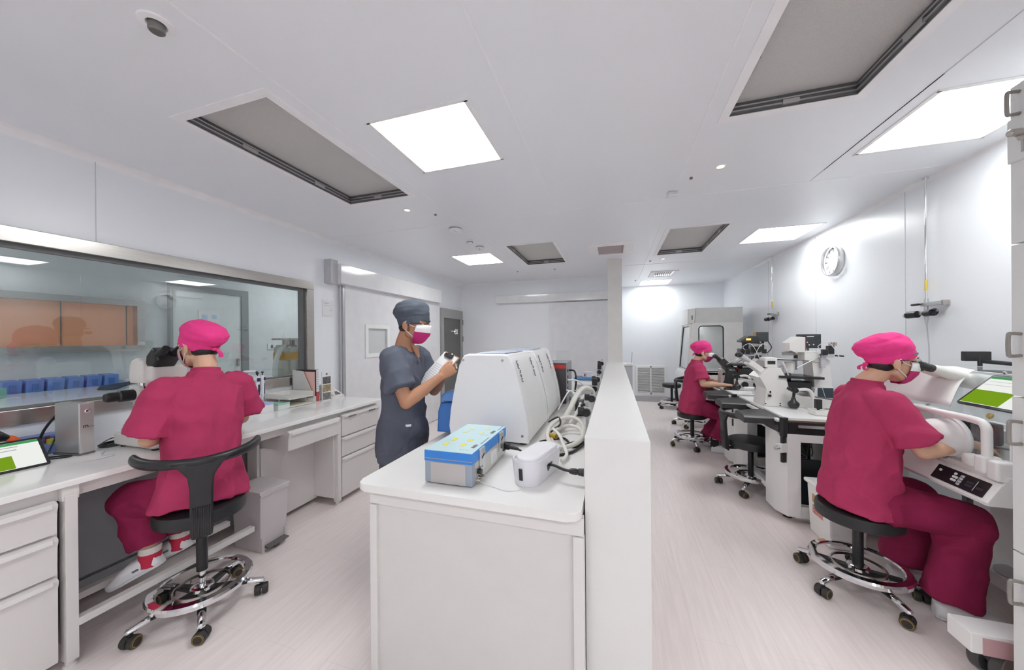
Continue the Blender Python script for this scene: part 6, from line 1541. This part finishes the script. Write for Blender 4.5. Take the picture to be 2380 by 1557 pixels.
# ---- standing person in slate scrubs with a clipboard
P4, N4 = (-1.305, 1.86, .90), (-1.30, 1.875, 1.405)
b, F, dv, nv, sub, TF = person('standing person in dark slate scrubs and cap writing on a clipboard', (-1.232, 1.878, 1.548), ((1, .02, -.16),), (P4, N4, (.22, -.97, 0)),
    [dict(s=(-1.285, 1.71, 1.345), e=(-1.155, 1.675, 1.085), w=(-1.005, 1.81, 1.225), se=.70, hand=dict(d=(.62, .50, .55), n=(-.45, .85, -.1), t=(-.4, .1, .8), curl=(.85, .95, 1.0, 1.05), thumb=(.75, .30, .35), sc=.95)),
     dict(s=(-1.315, 2.04, 1.345), e=(-1.22, 2.10, 1.09), w=(-1.075, 1.975, 1.205), hand=dict(d=(.72, -.45, .35), n=(.1, -.35, .9), t=(.4, .8, .1), curl=(.6, .7, .75, .8), sc=.95))],
    [dict(h=(-1.30, 1.775, .86), k=(-1.29, 1.77, .46), a=(-1.30, 1.765, .09), heel=(-1.31, 1.765, .06), toe=(-1.17, 1.75, .045), hem=.95),
     dict(h=(-1.31, 1.955, .86), k=(-1.30, 1.96, .46), a=(-1.31, 1.965, .09), heel=(-1.32, 1.965, .06), toe=(-1.18, 1.99, .045), hem=.95)],
    GRM, GRM, GCM, SK2, (MSKW, MSKP), True, seed=12.4, capkw=dict(puff=.014, droop=.26, lift=.006), hair=True, sleeve_r=(.070, .092), trouser_r=(.105, .09, .088), neck_r=.055,
    torso_rows=((-.38, .185, .135, -.01), (-.2, .185, .135, -.01), (.0, .175, .13, -.005), (.25, .165, .12), (.5, .175, .12), (.72, .185, .115), (.86, .155, .095), (.95, .085, .068, -.01), (.985, .07, .06, -.012)))
sub(mesh_obj('neck_opening', MB().prism([(-.050, .0), (.050, .0), (.0, -.12)], TF.f*.012, V(N4)+TF.f*.062+TF.u*.005, a=TF.r, b=TF.u-TF.f*.30, bev=.003), SK2), 'neck_opening')
sub(mesh_obj('cap_label', MB().box(F(.0845, -.02, .098), (.003, .030, .016), rot=F.rot() @ M.Rotation(.35, 3, 'Y')), PLAS), 'cap_label')
sub(mesh_obj('pocket_label', MB().box(TF(.140, .085, .03), (.004, .036, .014), rot=TF.rot() @ M.Rotation(.60, 3, 'Z')), PLAS), 'pocket_label')
clog(sub, (-1.305, 1.765, .021), (-1.16, 1.745, .021)); clog(sub, (-1.315, 1.965, .021), (-1.175, 1.99, .021))
# clipboard and pen
A, B = V((-1.086, 2.021, 1.372)), V((-.918, 1.890, 1.335))
sx = (B-A); wd = sx.length; sx.normalize()
ly = V((-.13, -.075, -.145)); ly = (ly-sx*ly.dot(sx)).normalized()
nz_ = sx.cross(ly).normalized(); nz_ = nz_ if nz_.z > 0 else -nz_
t = thing('clipboard', 'clipboard with white printed sheets held by the standing person', 'clipboard', A)
def cq(x, y, z): return sx*x+ly*y+nz_*z
def plate(x0, x1, y0, y1, z0, z1): return MB().loft([[cq(x, y, z) for x, y in ((x0, y0), (x1, y0), (x1, y1), (x0, y1))] for z in (z0, z1)])
part('board', plate(0, wd, 0, .30, -.004, 0), mat('board_brown', (.40, .22, .10), .5), t, smooth=0)
sh_ = part('paper', plate(.006, wd-.006, .008, .295, .0005, .003), PLAS, t, smooth=0)
mb = MB()
for k in range(12):
    bm_ = plate(.03, wd-.03-(.03 if k % 3 == 2 else 0), .10+.015*k, .1035+.015*k, .0031, .0036).bm
    me_ = bpy.data.meshes.new('x'); bm_.to_mesh(me_); mb.bm.from_mesh(me_); bpy.data.meshes.remove(me_)
part('print', mb, GREYL, sh_, smooth=0)
part('clip', MB().tube([cq(wd*.28, .012, .012), cq(wd*.26, .028, .012), cq(wd*.30, .034, .012), cq(wd*.70, .034, .012), cq(wd*.74, .028, .012), cq(wd*.72, .012, .012)], .005, n=8).loft([[cq(wd*.3, y, .006), cq(wd*.7, y, .006), cq(wd*.7, y, .010), cq(wd*.3, y, .010)] for y in (.004, .03)]), mat('clip_dark', (.06, .06, .065), .3, metal=.5), t)
pt = V((-.965, 1.905, 1.305))
t = thing('pen', 'thin white pen between the fingers of the standing person', 'pen', pt)
part('barrel', MB().cyl((.035, -.03, -.035), (-.03, .035, .05), .0045, n=10), PLAS, t)
part('tip', MB().cyl((-.03, .035, .05), (-.035, .040, .0565), .0035, .002, n=8), BLACK, t)
EXPO=1.22
# ================================================================== camera, world, view
cam = bpy.data.cameras.new('camera'); co = bpy.data.objects.new('camera', cam); COL.objects.link(co)
th, pit, rol = 0.29656575, -0.00135706, -0.00824389
Fv = V((-sin(th), cos(th), 0)); Rv = V((cos(th), sin(th), 0)); Uv = V((0, 0, 1))
Fv, Uv = cos(pit)*Fv+sin(pit)*Uv, cos(pit)*Uv-sin(pit)*Fv
Rv, Uv = cos(rol)*Rv+sin(rol)*Uv, cos(rol)*Uv-sin(rol)*Rv
mw = M.Identity(4)
for i in range(3): mw[i][0], mw[i][1], mw[i][2], mw[i][3] = Rv[i], Uv[i], -Fv[i], (0, 0, 1.45)[i]
co.matrix_world = mw
cam.sensor_width = 36; cam.lens = 778.86/2380*36; cam.shift_y = 9.6/2380; cam.clip_start = .02
SC.camera = co
w = bpy.data.worlds.new('world'); SC.world = w; w.use_nodes = True
w.node_tree.nodes['Background'].inputs[0].default_value = (.9, .93, 1, 1); w.node_tree.nodes['Background'].inputs[1].default_value = .0
vs = SC.view_settings
vs.view_transform = 'Standard'; vs.look = 'None'; vs.gamma = 1; vs.use_curve_mapping = False; vs.exposure = EXPO
SC.cycles.use_denoising = True; SC.cycles.use_light_tree = False
SC.cycles.max_bounces = 12; SC.cycles.diffuse_bounces = 9; SC.cycles.glossy_bounces = 4
SC.cycles.use_adaptive_sampling = True; SC.cycles.adaptive_threshold = .06; SC.cycles.adaptive_min_samples = 16; SC.cycles.transparent_max_bounces = 16
bpy.context.view_layer.update()
